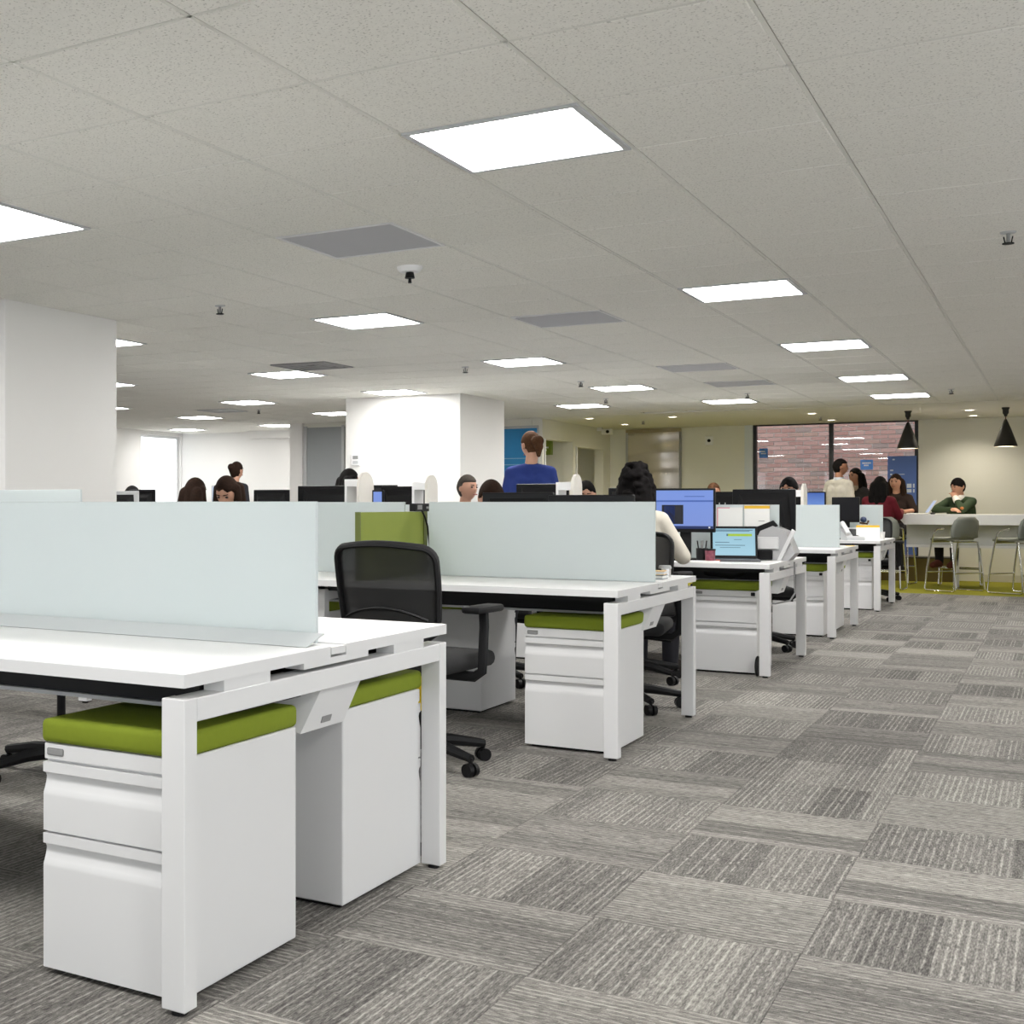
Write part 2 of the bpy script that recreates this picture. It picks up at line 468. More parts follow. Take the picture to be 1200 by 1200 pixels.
struct('green_carpet_strip', MB().box(-9.0, XR, CARPET_END, YB, -0.006, 0.001), M_greenc, floor)

# ceiling: warped grid lines follow the survey of the photograph's grid
TL = 0.6096
def gx(i):
    tab = [(-22, -19.3), (-18, -16.3), (-14, -13.0), (-10, -9.57), (-6, -5.86), (-4, -3.97), (6, 6.0)]
    for (a, fa), (b, fb) in zip(tab, tab[1:]):
        if i <= b or b == 6: return (fa + (fb - fa) * (i - a) / (b - a)) * TL - 0.6581
def gy(i, j): return j * (1 - 0.0065 * max(0, -i - 2)) * TL + 3.2767
ceiling = struct('ceiling', MB().box(XL - .3, XR + .3, YF - .3, YB + .3, CEIL + 0.022, CEIL + 0.2), M_ceil)
LIGHTS = [(-2, 1), (-6, 1), (-6, 7), (-2, 7), (-2, 12), (-2, 17), (-2, 21), (-6, 12), (-6, 17), (-8, 21), (-5, 21), (-10, 12), (-10, 16),
          (-14, 17), (-14, 21), (-18, 21), (-10, 7), (-14, 12), (-18, 17), (-22, 26), (-18, 25),
          (2, 1), (2, 7), (2, 12), (2, 17), (2, -4), (-2, -4), (-6, -4), (-10, 1), (-10, -4), (-14, 7), (-14, 1)]
VENTS = [(-4, 3), (-4, 8), (-4, 14), (-4, 17)]
GRILLES = [(-9, 11), (-16, 19)]
skip = set(LIGHTS) | set(VENTS) | set(GRILLES)
def inside_tiles(x, y):
    if x > -6.35: return y < 17.7
    return y < 18.5
def tile_quads(cells):
    vs, fs = [], []
    g = 0.007
    for i, j in cells:
        q = [(gx(i), gy(i, j)), (gx(i + 1), gy(i + 1, j)), (gx(i + 1), gy(i + 1, j + 1)), (gx(i), gy(i, j + 1))]
        q = [(max(XL, q[0][0]) + g, q[0][1] + g), (q[1][0] - g, q[1][1] + g), (q[2][0] - g, q[2][1] - g), (max(XL, q[3][0]) + g, q[3][1] - g)]
        b = len(vs); e = 0.004
        cx_, cy_ = sum(a for a, _ in q) / 4, sum(c for _, c in q) / 4
        vs += [(a + (e if a < cx_ else -e), c + (e if c < cy_ else -e), CEIL) for a, c in q]
        vs += [(a, c, CEIL + e) for a, c in q] + [(a, c, CEIL + .018) for a, c in q]
        fs.append((b + 3, b + 2, b + 1, b))
        for lo in (0, 4):
            for k in range(4):
                k2 = (k + 1) % 4
                fs.append((b + lo + k, b + lo + k2, b + lo + 4 + k2, b + lo + 4 + k))
    me = bpy.data.meshes.new('ceiling_tile'); me.from_pydata(vs, [], fs); me.materials.append(M_tile)
    return me
cells = []
for i in range(-23, 6):
    for j in range(-12, 31):
        if (i, j) in skip: continue
        x, y = (gx(i) + gx(i + 1)) / 2, (gy(i, j) + gy(i, j + 1)) / 2
        if gx(i + 1) < XL + .1 or x > XR or not inside_tiles(x, gy(i, j + 1) - .3): continue
        cells.append((seen(x, y, CEIL, 0.12) or 99, i, j))
cells.sort()
for d, i, j in cells[:300]:
    obj('ceiling_tile', tile_quads([(i, j)]), parent=ceiling)
cf = obj('ceiling_tile_field', tile_quads([(i, j) for d, i, j in cells[300:]]), parent=ceiling); cf['kind'] = 'stuff'
# the T-bar grid seen in the joints
gvs, gfs = [], []
def strip(p, q, w):
    dx, dy = q[0] - p[0], q[1] - p[1]; l = math.hypot(dx, dy); nx, ny = -dy / l * w, dx / l * w
    b = len(gvs)
    for z in (CEIL + .0015, CEIL + .02):
        gvs.extend([(p[0] - nx, p[1] - ny, z), (q[0] - nx, q[1] - ny, z), (q[0] + nx, q[1] + ny, z), (p[0] + nx, p[1] + ny, z)])
    gfs.extend([(b + 3, b + 2, b + 1, b), (b, b + 1, b + 5, b + 4), (b + 2, b + 3, b + 7, b + 6)])
for i in range(-22, 6):
    if gx(i) > XL: strip((gx(i), gy(i, -11.9)), (gx(i), 17.7 if gx(i) > -6.35 else 18.5), 0.0066)
for j in range(-11, 29):
    for i in range(-22, 5):
        if gx(i) > XL and gy(i, j) < (17.7 if gx(i) > -6.35 else 18.5): strip((gx(i), gy(i, j)), (gx(i + 1), gy(i + 1, j)), 0.0055)
gm = bpy.data.meshes.new('ceiling_grid'); gm.from_pydata(gvs, [], gfs); gm.materials.append(M_grid)
obj('ceiling_grid', gm, parent=ceiling)
# plasterboard zones
struct('plasterboard_panel', MB().box(-6.3, XR, 17.72, YB, CEIL - 0.004, CEIL + 0.022), M_ceil, ceiling)

# ceiling lights
def cell_quad(i, j): return [(gx(i), gy(i, j)), (gx(i + 1), gy(i + 1, j)), (gx(i + 1), gy(i + 1, j + 1)), (gx(i), gy(i, j + 1))]
for i, j in LIGHTS:
    q = cell_quad(i, j); x, y = sum(a for a, _ in q) / 4, sum(b for _, b in q) / 4
    w = min(q[1][0] - q[0][0], TL) / 2 - 0.006; h = (q[2][1] - q[1][1]) / 2 - 0.006
    t = thing('ceiling_light', 'square lit panel light with a thin white frame set flush in the tiled ceiling', 'ceiling light', (x, y, CEIL), 0, 'square panel lights in the tiled ceiling')
    f = MB(); fw = 0.022
    for a in ((-w, w, -h, -h + fw), (-w, w, h - fw, h), (-w, -w + fw, -h + fw, h - fw), (w - fw, w, -h + fw, h - fw)):
        f.box(a[0], a[1], a[2], a[3], -0.006, 0.02)
    obj('frame', f, M_grey, t)
    obj('diffuser', MB().box(-w + fw, w - fw, -h + fw, h - fw, -0.001, 0.02), M_panel, t)
for i, j in VENTS:
    q = cell_quad(i, j); x, y = sum(a for a, _ in q) / 4, sum(b for _, b in q) / 4
    w = TL / 2 - 0.007; h = (q[2][1] - q[1][1]) / 2 - 0.007
    t = thing('return_air_panel', 'dull grey perforated square air panel set flush in the ceiling', 'air vent', (x, y, CEIL), 0, 'grey perforated air panels in the ceiling')
    f = MB()
    for a in ((-w, w, -h, -h + .014), (-w, w, h - .014, h), (-w, -w + .014, -h + .014, h - .014), (w - .014, w, -h + .014, h - .014)):
        f.box(a[0], a[1], a[2], a[3], -0.004, 0.02)
    obj('frame', f, M_metalw, t)
    obj('perforated_plate', MB().box(-w + .014, w - .014, -h + .014, h - .014, 0.0, 0.02), M_perf, t)
for (i, j), (lab, mm) in zip(GRILLES, (('dark slatted square air diffuser in the ceiling before the white column', M_label), ('pale square air diffuser in the ceiling before the far white wall', M_grey))):
    q = cell_quad(i, j); x, y = sum(a for a, _ in q) / 4, sum(b for _, b in q) / 4
    w = (q[1][0] - q[0][0]) / 2 - .01
    t = thing('air_diffuser', lab, 'air vent', (x, y, CEIL))
    for k in range(4):
        a = w - k * 0.065
        f = MB()
        for bx_ in ((-a, a, -a, -a + .03), (-a, a, a - .03, a), (-a, -a + .03, -a + .03, a - .03), (a - .03, a, -a + .03, a - .03)):
            f.box(bx_[0], bx_[1], bx_[2], bx_[3], -0.008 + k * .003, 0.02)
        obj('vane_ring', f, mm, t)
    obj('throat', MB().box(-w + .26, w - .26, -w + .26, w - .26, 0.006, 0.02), M_tray, t)

def sprinkler(x, y, lab, group=None):
    t = thing('sprinkler_head', lab, 'sprinkler', (x, y, CEIL), 0, group)
    obj('escutcheon', MB().lathe([(0, -.008), (.03, -.006), (.034, 0), (0, 0.004)], 16), M_grey, t, True)
    obj('pipe', MB().cyl((0, 0, -.005), (0, 0, -.05), .008, .008, 8), M_label, t)
    obj('deflector', MB().cyl((0, 0, -.05), (0, 0, -.055), .024, .024, 12).cyl((-.018, 0, -.02), (-.012, 0, -.05), .003, .003, 6).cyl((.018, 0, -.02), (.012, 0, -.05), .003, .003, 6), M_black, t)
for x, y in [(-0.21, 6.81), (-4.41, 6.64), (-4.52, 10.81), (-4.08, 12.73), (-4.49, 14.94), (-2.96, 15.12), (-1.01, 15.76), (-2.87, 19.65), (-8.83, 14.21), (-5.22, 19.21)]:
    sprinkler(x, y, 'small dark sprinkler head hanging alone from the ceiling', 'sprinkler heads under the ceiling')
t = thing('smoke_detector', 'round white detector with a dark probe beside the nearest grey air panel', 'detector', (-2.86, 6.1, CEIL))
obj('base', MB().lathe([(0, -.03), (.05, -.028), (.066, -.012), (.068, 0.004)], 24), M_white, t, True)
obj('probe', MB().cyl((0, 0, -.028), (0, 0, -.06), .02, .026, 12).cyl((0, 0, -.06), (0, 0, -.085), .008, .010, 8), M_black, t)

for k, (x, y) in enumerate([(-5.71, 18.22), (-5.68, 19.87), (-4.62, 18.5), (-2.86, 18.85), (-2.85, 20.5), (-1.03, 19.3), (-1.05, 20.55)]):
    t = thing('downlight', 'small round warm recessed downlight in the plasterboard ceiling', 'downlight', (x, y, CEIL - .004), 0, 'round downlights near the far wall')
    obj('rim', MB().lathe([(.055, -.001), (.062, -.006), (.085, -.004), (.086, 0.004), (.055, 0.004)], 24), M_metalw, t, True)
    obj('lens', MB().lathe([(0, -.002), (.056, -.002), (.056, .004), (0, .004)], 24), M_down, t)
    ld = bpy.data.lights.new('downlight_beam', 'SPOT'); ld.energy = 52; ld.color = (1.0, 0.91, 0.76); ld.spot_size = R(140); ld.spot_blend = 0.8; ld.shadow_soft_size = 0.05
    lo = bpy.data.objects.new('downlight_beam', ld); COL.objects.link(lo); lo.parent = t; lo.location = (0, 0, -.012)

# walls
T = 0.2
struct('wall_left', MB().box(XL - T, XL, YF - T, 17.3, 0, CEIL + .2).box(XL - T, XL, 17.3, 18.48, 0, 0.25).box(XL - T, XL, 18.48, 18.7, 0, CEIL + .2).box(XL - T, XL, 17.3, 18.48, 2.30, CEIL + .2), M_wall)
w0 = struct('window_2', MB().box(XL - .12, XL - .06, 17.3, 17.34, .25, 2.3).box(XL - .12, XL - .06, 18.44, 18.48, .25, 2.3).box(XL - .12, XL - .06, 17.34, 18.44, .25, .29).box(XL - .12, XL - .06, 17.34, 18.44, 2.26, 2.3), M_metalw)
obj('pane', MB().box(XL - .10, XL - .08, 17.34, 18.44, .29, 2.26), emit_mat('daylit_frosted_pane', (0.88, 0.95, 1.0), 1.1), w0)
struct('wall_back_left', MB().box(XL - T, -9.85, 18.5, 18.7, 0, CEIL + .2).box(-11.6, -9.85, 18.3, 18.5, 2.22, CEIL + .02), M_wall)
struct('wall_back_left_return', MB().box(-10.0, -9.78, 17.0, 18.6, 0, CEIL + .02), M_wall)
struct('wall_core_front', MB().box(-9.13, -6.455, 17.9, 18.1, 0, CEIL + .02).box(-9.78, -9.0, 17.06, 17.2, 2.28, CEIL + .02).box(-9.06, -8.9, 17.06, 17.9, 0, CEIL + .02), M_cream)
d1 = struct('door_1', MB().box(-9.72, -9.12, 17.06, 17.12, 0.005, 2.28, .003), mat('grey_door_paint', (0.33, 0.35, 0.36), 0.6, noise=0.03))
obj('door_frame', MB().box(-9.78, -9.72, 17.04, 17.14, 0, 2.30).box(-9.12, -9.08, 17.04, 17.14, 0, 2.30), M_grey, d1)
obj('door_handle', MB().cyl((-9.64, 17.06, 1.0), (-9.64, 17.01, 1.0), .012).cyl((-9.64, 17.01, 1.0), (-9.54, 17.01, 1.0), .01), M_chrome, d1)
cw = MB()
XC = -6.3
cw.box(XC - .15, XC, 17.9, 18.0, 0, CEIL + .02).box(XC - .15, XC, 19.28, 19.44, 0, CEIL + .02).box(XC - .15, XC, 20.82, YB, 0, CEIL + .02)
cw.box(XC - .15, XC, 18.0, 19.28, 2.06, CEIL + .02).box(XC - .15, XC, 19.44, 20.82, 2.0, CEIL + .02)
cw.box(XC - 1.1, XC - .95, 18.1, YB, 0, CEIL + .02)
struct('wall_core_side', cw, M_cream)
struct('wall_core_divider', MB().box(XC - .95, XC - .15, 19.32, 19.40, 0, CEIL + .02), M_cream)
tr = struct('trim_1', MB().box(XC - .02, XC + .02, 19.40, 19.44, 0, 2.0).box(XC - .02, XC + .02, 17.97, 18.0, 0, 2.06), M_metalw)

WX0, WX1, WM0, WM1 = -4.07, -1.78, -2.985, -2.925
SILL, HEAD = 0.30, 2.346
struct('wall_back', MB().box(XC - 1.3, -4.19, YB, YB + T, 0, CEIL + .02).box(WX1, XR + T, YB, YB + T, 0, CEIL + .02).box(-4.19, WX1, YB, YB + T, 0, SILL), M_cream)
struct('trim_2', MB().box(-4.19, WX0, YB - .01, YB + T, SILL, HEAD), mat('pale_blue_white_jamb', (0.72, 0.77, 0.82), 0.6, noise=0.02))
struct('baseboard_back', MB().box(XC, -1.95, YB - .012, YB, 0, .1).box(-1.0, XR, YB - .012, YB, 0, .1), mat('cream_baseboard', (0.62, 0.60, 0.5), 0.6, noise=0.03))
w1 = struct('window_1', MB().box(WX0, WX0 + .05, YB + .03, YB + .11, SILL, HEAD).box(WM0, WM1, YB + .03, YB + .11, SILL, HEAD).box(WX1 - .05, WX1, YB + .03, YB + .11, SILL, HEAD)
       .box(WX0 + .05, WM0, YB + .03, YB + .11, HEAD - .02, HEAD).box(WM1, WX1 - .05, YB + .03, YB + .11, HEAD - .02, HEAD)
       .box(WX0 + .05, WM0, YB + .03, YB + .11, SILL, SILL + .05).box(WM1, WX1 - .05, YB + .03, YB + .11, SILL, SILL + .05), mat('black_window_frame', (0.008, 0.008, 0.010), 0.4, noise=0.1))
obj('pane', MB().box(WX0 + .05, WM0, YB + .066, YB + .072, SILL + .05, HEAD - .02), M_glass, w1)
obj('pane', MB().box(WM1, WX1 - .05, YB + .066, YB + .072, SILL + .05, HEAD - .02), M_glass, w1)
# unseen right and rear walls; window openings added so sky light brightens the ceiling
def light_opening_wall(name, horizontal, a0, a1, at, t, bays):
    mb = MB()
    def bx_(p0, p1, z0, z1):
        if horizontal: mb.box(p0, p1, min(at, at + t), max(at, at + t), z0, z1)
        else: mb.box(min(at, at + t), max(at, at + t), p0, p1, z0, z1)
    bx_(a0, a1, 0, 0.45); bx_(a0, a1, 2.2, CEIL + .2)
    n = len(bays) // 2
    edges = [a0] + bays + [a1]
    for k in range(0, len(edges), 2):
        bx_(edges[k], edges[k + 1], 0.45, 2.2)
    return struct(name, mb, M_wall)
bays = []
y = YF + .4
while y + 2.2 < 7.5:
    bays += [y, y + 2.2]; y += 2.6
light_opening_wall('wall_right', False, YF - T, YB + T, XR, T, bays)
bays = []
x = XL + .6
while x + 2.4 < XR - .2:
    bays += [x, x + 2.4]; x += 2.9
light_opening_wall('wall_front', True, XL - T, XR + T, YF, -T, bays)

# columns
def column(name, x0, x1, y0, y1):
    o = struct(name, MB().box(x0, x1, y0, y1, 0, CEIL + .01, .004), M_wall); return o
column('wall_column_1', -6.55, -5.36, 5.72, 6.81)
column('wall_column_2', -7.07, -5.63, 13.32, 14.66)
t = thing('thermostat', 'small white wall controller with a grey display on the white column', 'thermostat', (-6.93, 13.32, 1.56))
obj('case', MB().box(-.055, .055, -.022, 0, 0, .13, .006, 2), M_white, t)
obj('display', MB().box(-.035, .035, -.025, -.0215, .075, .115), M_label, t)
obj('keypad', MB().box(-.035, .035, -.024, -.0215, .02, .055), M_grey, t)

# brick facade outside the window
M_mortar = mat('pale_mortar', (0.42, 0.375, 0.355), 0.95, noise=0.1, nscale=20)
brick_m = [mat('brick_%d' % k, c, 0.9, noise=0.22, nscale=14, bump=0.4, bscale=80) for k, c in enumerate([srgb(152, 116, 110), srgb(144, 108, 102), srgb(158, 125, 119), srgb(132, 114, 110), srgb(148, 119, 110)])]
YK = 23.3
fac = struct('wall_brick_facade', MB().box(-8.0, 2.0, YK, YK + .3, -1, 4.5), M_mortar)
cl, ch = 0.232, 0.0735
bm_ = [MB().box(0, cl - .014, -.014, 0.01, 0, ch - .013, .003).mesh('brick', m) for m in brick_m]
keep, rest = [], []
for r in range(-4, 40):
    for q in range(-3, 20):
        x, z = -5.4 + (q + .5 * (r % 2)) * cl, 2.62 - r * ch
        rnd = random.Random(r * 77 + q); k = rnd.choice([0, 0, 1, 1, 2, 2, 3, 4])
        vis = -4.62 < x < -1.95 and 0.95 < z < 2.5
        (keep if vis else rest).append((x, z, k, rnd.uniform(-.003, .003)))
keep.sort(key=lambda t: -t[1])
rest += keep[300:]; keep = keep[:300]
for x, z, k, e in keep:
    obj('brick', bm_[k], parent=fac, loc=(x, YK + e, z))
rb = MB()
for x, z, k, e in rest:
    rb.box(x, x + cl - .014, YK - .014 + e, YK + .01, z, z + ch - .013)
o = obj('brick_field', rb, brick_m[1], fac); o['kind'] = 'stuff'

# blue notices and the tall blue banner stuck to the window
M_notice = mat('blue_notice', srgb(70, 130, 220), 0.5, noise=0.04)
for lab, x0, x1, z0, z1, bars in [
    ('small blue notice on the window pane beside the pale jamb', -3.985, -3.86, 1.83, 1.98, [(-.95, .4, .25, .5), (-.6, .6, -.2, .05)]),
    ('small blue notice with white lettering on the window pane by the pendant lamp', -2.555, -2.385, 1.625, 1.775, [(-.7, .75, .2, .5), (-.4, .35, -.25, 0.02)])]:
    t = thing('window_notice', lab, 'notice', ((x0 + x1) / 2, YB + .064, (z0 + z1) / 2))
    w, h = (x1 - x0) / 2, (z1 - z0) / 2
    obj('sheet', MB().box(-w, w, -.002, .001, -h, h), M_notice, t)
    for a, b, c, d in bars:
        n = max(3, int((b - a) * 5))
        mb = MB()
        for k in range(n):
            u = a + (b - a) * k / n
            mb.box(u * w, (u + (b - a) / n * .7) * w, -.0035, -.002, c * h, d * h)
        obj('lettering', mb, M_paper, t)
t = thing('window_banner', 'tall dark blue banner with white squares and lettering inside the window', 'banner', (-1.98, YB + .02, 0.36))
bw = 0.205
obj('sheet', MB().box(-bw, bw - .03, -.004, .0, 0, 1.46), mat('navy_blue_banner', srgb(82, 112, 182), 0.5, noise=0.06, nscale=3), t)
obj('panel', MB().box(-bw, bw - .03, -.006, -.004, .22, .42), mat('mid_blue_banner', srgb(122, 150, 215), 0.5, noise=0.04), t)
for x0, x1, z0, z1 in [(-.14, -.11, 1.40, 1.42), (-.17, -.13, 1.24, 1.26), (-.17, -.145, 1.18, 1.2), (-.12, .02, 1.185, 1.195),
        (-.17, -.13, .99, 1.04), (-.10, -.04, .99, 1.05), (-.17, -.13, .93, .96), (-.10, -.04, .92, .97), (.05, .11, .99, 1.05), (.13, .17, .99, 1.05), (.05, .11, .92, .97), (.13, .17, .92, .97),
        (.05, .10, .73, .79), (.13, .17, .74, .79), (-.10, .04, .63, .71), (-.10, .02, .59, .62), (.05, .11, .44, .50), (.13, .17, .44, .50), (-.15, .17, .40, .425)]:
    obj('white_mark', MB().box(x0, x1 - (.02 if x1 > .16 else 0), -.0075, -.004, z0, z1), mat('pale_print', (0.62, 0.68, 0.78), 0.6, noise=0.02), t)

# stainless shutter and small wall devices
t = thing('steel_shutter', 'tall rippled stainless steel door panel in the cream wall', 'steel door', (-5.6, YB, 0))
obj('sheet', MB().box(-.40, .42, -.03, -.001, 0.01, 2.28, .004), M_steel, t)
obj('head_box', MB().box(-.43, .45, -.06, -.001, 2.28, 2.335, .004), mat('brass_toned_steel', (0.42, 0.36, 0.24), 0.3, metal=1.0, noise=0.05), t)
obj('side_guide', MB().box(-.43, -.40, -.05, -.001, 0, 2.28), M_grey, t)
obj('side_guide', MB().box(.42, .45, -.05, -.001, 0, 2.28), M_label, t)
t = thing('wall_sensor', 'small square white wall sensor with a dark eye on the cream wall', 'sensor', (-4.72, YB, 2.05))
obj('case', MB().box(-.06, .06, -.03, 0, 0, .14, .006), M_white, t)
obj('eye', MB().cyl((0, -.03, .07), (0, -.038, .07), .026), M_black, t)
t = thing('security_camera', 'small white and black security camera under the ceiling by the openings', 'camera', (-6.22, 20.5, CEIL - .10))
obj('bracket', MB().box(-.08, 0.0, -.03, .03, .04, .10, .004), M_white, t)
obj('housing', MB().box(-.0, .16, -.05, .05, -.02, .07, .01), M_white, t)
obj('lens', MB().cyl((.10, -.05, .025), (.10, -.062, .025), .026), M_black, t)
t = thing('blue_poster', 'tall bright blue printed panel on the cream wall beside the white column', 'poster', (-6.62, 17.9, 0.35))
obj('frame', MB().box(-.30, .27, -.02, 0, 0, 1.90, .004), M_grey, t)
obj('print', MB().box(-.28, .25, -.024, -.019, .02, 1.86), mat('bright_blue_print', srgb(30, 130, 190), 0.5, noise=0.12, nscale=4), t)
for z in (1.42, 1.33, 1.02, .93, .80):
    obj('pale_line', MB().box(-.28, .25, -.026, -.0235, z, z + .012), mat('pale_blue_print', srgb(120, 175, 205), 0.5, noise=0.05), t)
t = thing('green_sign', 'small olive green projecting sign with white lettering in the wall recess', 'sign', (-6.62, 18.95, 1.86))
obj('box', MB().box(-.10, .10, -.05, .05, 0, .23, .004), mat('sign_green', srgb(120, 140, 50), 0.5, noise=0.05), t)
obj('bracket', MB().box(-.64, -.10, -.012, .012, .10, .13), M_grey, t)
for k, (a, b, z) in enumerate([(-.07, .07, .10), (-.06, .04, .06)]):
    mb = MB()
    n = 6
    for q in range(n): mb.box(a + (b - a) * q / n, a + (b - a) * (q + .7) / n, -.053, -.05, z, z + .022)
    obj('lettering', mb, M_paper, t)

# ------------------------------------------------------------------ benches
SPAN = 1.391
BENCH = [(-1.578, 2.237, 2, .741), (-1.60, 5.494, 2, .735), (-1.562, 8.659, 4, .724), (-1.563, 11.47, 4, .732), (-1.575, 14.649, 2, .729)]
def bench(label, xe, yf, nb, H, screens, flap=False):
    t = thing('bench_desk', label, 'desk', (xe, yf, 0))
    L = 1.5 * nb
    for k in range(nb):
        for y0, y1 in ((0, .655), (.737, SPAN)):
            xa, xb = -1.5 * (k + 1) + .002, -1.5 * k - .002
            dt = obj('desktop', MB().box(xa, xb, y0 + .0015, y1 - .0015, H - .03, H, .0012), M_white, t)
            ye = y0 if y0 == 0 else y1 - .0015  # added strips, greyer than the top to put shade into the desk edges
            obj('edge_shade_strip', MB().box(xa, xb, ye, ye + .0015, H - .0298, H - .0006), M_metalw, dt)
            if k == 0: obj('edge_shade_strip', MB().box(xb, 0, y0 + .001, y1 - .001, H - .0298, H - .0006), M_metalw, dt)
    obj('channel_cover', MB().box(-L, 0, .658, .734, H - .022, H - .004), M_metalw, t)
    def leg(x0, y0):
        o = obj('leg', MB().box(x0 - .062, x0, y0, y0 + .048, .012, H - .055, .002), M_metalw, t)
        obj('foot', MB().cyl((x0 - .031, y0 + .024, 0), (x0 - .031, y0 + .024, .013), .018, .016, 12), M_black, o)
    for x in [0] + [-1.5 * k - .0 for k in range(1, nb) if not flap] + [-L + .062]:
        inner = 0 if x in (0, -L + .062) else .12
        leg(x, .002 + inner); leg(x, SPAN - .05 - inner)
        obj('end_beam', MB().box(x - .060, x - .001, .05 + inner, SPAN - .05 - inner, H - .108, H - .056, .002), M_metalw, t)
        for y0, y1 in ((.16, .36), (1.03, 1.23)):
            obj('spacer', MB().box(x - .058, x - .003, y0, y1, H - .0565, H - .029), M_metalw, t)
    obj('centre_block', MB().box(-.056, -.002, .52, .87, H - .046, H - .029), M_metalw, t)
    obj('support_beam', MB().box(-L + .07, -.07, .16, .22, H - .062, H - .032), M_tray, t)
    obj('support_beam', MB().box(-L + .07, -.07, SPAN - .22, SPAN - .16, H - .062, H - .032), M_tray, t)
    tr = obj('cable_tray', MB().box(-L + .07, -.07, .30, .32, H - .125, H - .032).box(-L + .07, -.07, SPAN - .32, SPAN - .30, H - .125, H - .032).box(-L + .07, -.07, .32, SPAN - .32, H - .130, H - .122), M_tray, t)
    obj('tray_lip', MB().box(-L + .07, -.07, .285, .30, H - .128, H - .118), M_grey, tr)
    cp = MB()
    z1, z0 = H - .108, H - .222
    # wedge shaped power box hanging from the end beam
    A = [(-.27, .575, z1), (-.02, .642, z1), (-.02, .862, z1), (-.27, .862, z1)]
    B = [(-.27, .575, z0 + .004), (-.055, .592, z0), (-.055, .825, z0), (-.27, .825, z0 + .004)]
    va = [cp.bm.verts.new(p) for p in A]; vb = [cp.bm.verts.new(p) for p in B]
    for k in range(4): cp.bm.faces.new((va[k], va[(k + 1) % 4], vb[(k + 1) % 4], vb[k]))
    cp.bm.faces.new(va); cp.bm.faces.new(list(reversed(vb)))
    pb = obj('power_box', cp, M_metalw, t)
    sl = math.atan2(.035, z1 - z0)
    obj('label', MB().box(0, .002, -.025, .025, -.009, .009).xf(Matrix.Translation((-.0475, .715, z0 + .024)) @ Matrix.Rotation(sl, 4, 'Y')), M_label, pb)
    for x0, x1, y0, top in screens:
        s = obj('frosted_screen', MB().box(x0 - xe, x1 - xe, y0, y0 + .014, H + .001, top, .002), M_frost, t)
    if flap:
        f = MB().prism([(.585, H + .002), (.588, H + .0005), (.684, H + .026), (.681, H + .029)], -L + .02, -.035, 'x')
        obj('cable_flap', f, mat('satin_aluminium', (0.62, 0.64, 0.65), 0.35, metal=0.3, noise=0.02), t)
    return t

b1 = bench('white double bench desk with a long bare frosted screen and grey cable flap', *BENCH[0], [(-4.55, -1.642, .690, 1.114)], True)
b2 = bench('white double bench desk with an olive green divider across it', *BENCH[1], [(-2.79, -1.625, .690, 1.119), (-4.55, -2.93, .690, 1.119)])
b3 = bench('white double bench desk carrying a laptop, a scanner and a lit monitor', *BENCH[2], [(-2.95, -1.625, .690, 1.104), (-4.5, -3.1, .690, 1.104), (-6.0, -4.6, .690, 1.104), (-7.5, -6.1, .690, 1.104)])
b4 = bench('white double bench desk with a bare frosted screen beyond the scanner desk', *BENCH[3], [(-2.95, -1.625, .690, 1.102), (-4.5, -3.1, .690, 1.102), (-6.0, -4.6, .690, 1.102), (-7.5, -6.1, .690, 1.102)])
b5 = bench('white double bench desk holding a desk phone and a tent calendar', *BENCH[4], [(-2.95, -1.625, .690, 1.10), (-4.5, -3.1, .690, 1.10)])
# olive divider across bench two
H2 = BENCH[1][3]
dv = obj('divider_panel', MB().box(-2.872 - BENCH[1][0], -2.852 - BENCH[1][0], .03, .80, H2 + .0, 1.068, .002), M_gdiv, b2)
obj('edge_trim', MB().box(-2.875 - BENCH[1][0], -2.849 - BENCH[1][0], .018, .030, H2 + .0, 1.069), mat('olive_trim', srgb(96, 105, 45), 0.6, noise=0.04), dv)
obj('edge_trim', MB().box(-2.8515 - BENCH[1][0], -2.848 - BENCH[1][0], .755, .80, H2 + .0, 1.069), mat('olive_trim', srgb(96, 105, 45), 0.6, noise=0.04), dv)
t = thing('power_hub', 'small black clip-on power hub with a hanging cord on the olive divider', 'power hub', (-2.862, 6.235, 1.069))
obj('case', MB().box(-.018, .018, -.10, .10, 0, .042, .003), M_black, t)
obj('socket', MB().box(.018, .020, -.075, -.02, .010, .034), M_label, t)
obj('socket', MB().box(.018, .020, .035, .075, .014, .026), M_label, t)
obj('cord', MB().tube([(.022, -.03, .005), (.026, .0, -.03), (.028, .03, -.08), (.026, .045, -.13), (.022, .07, -.20), (.020, .078, -.30)], .005, 6), M_black, t, True)
t = thing('privacy_screen', 'freestanding frosted glass screen standing before the white column', 'screen', (-4.6, 4.72, 0))
obj('panel', MB().box(-.9, .67, -.007, .007, .74, 1.178, .002), M_frost, t)
for x in (-.75, -.1): obj('post', MB().cyl((x, 0, 0), (x, 0, .75), .012).lathe([(0, 0), (.10, 0), (.10, .008), (0, .012)], 20, (x, 0, 0)), M_metalw, t, True)

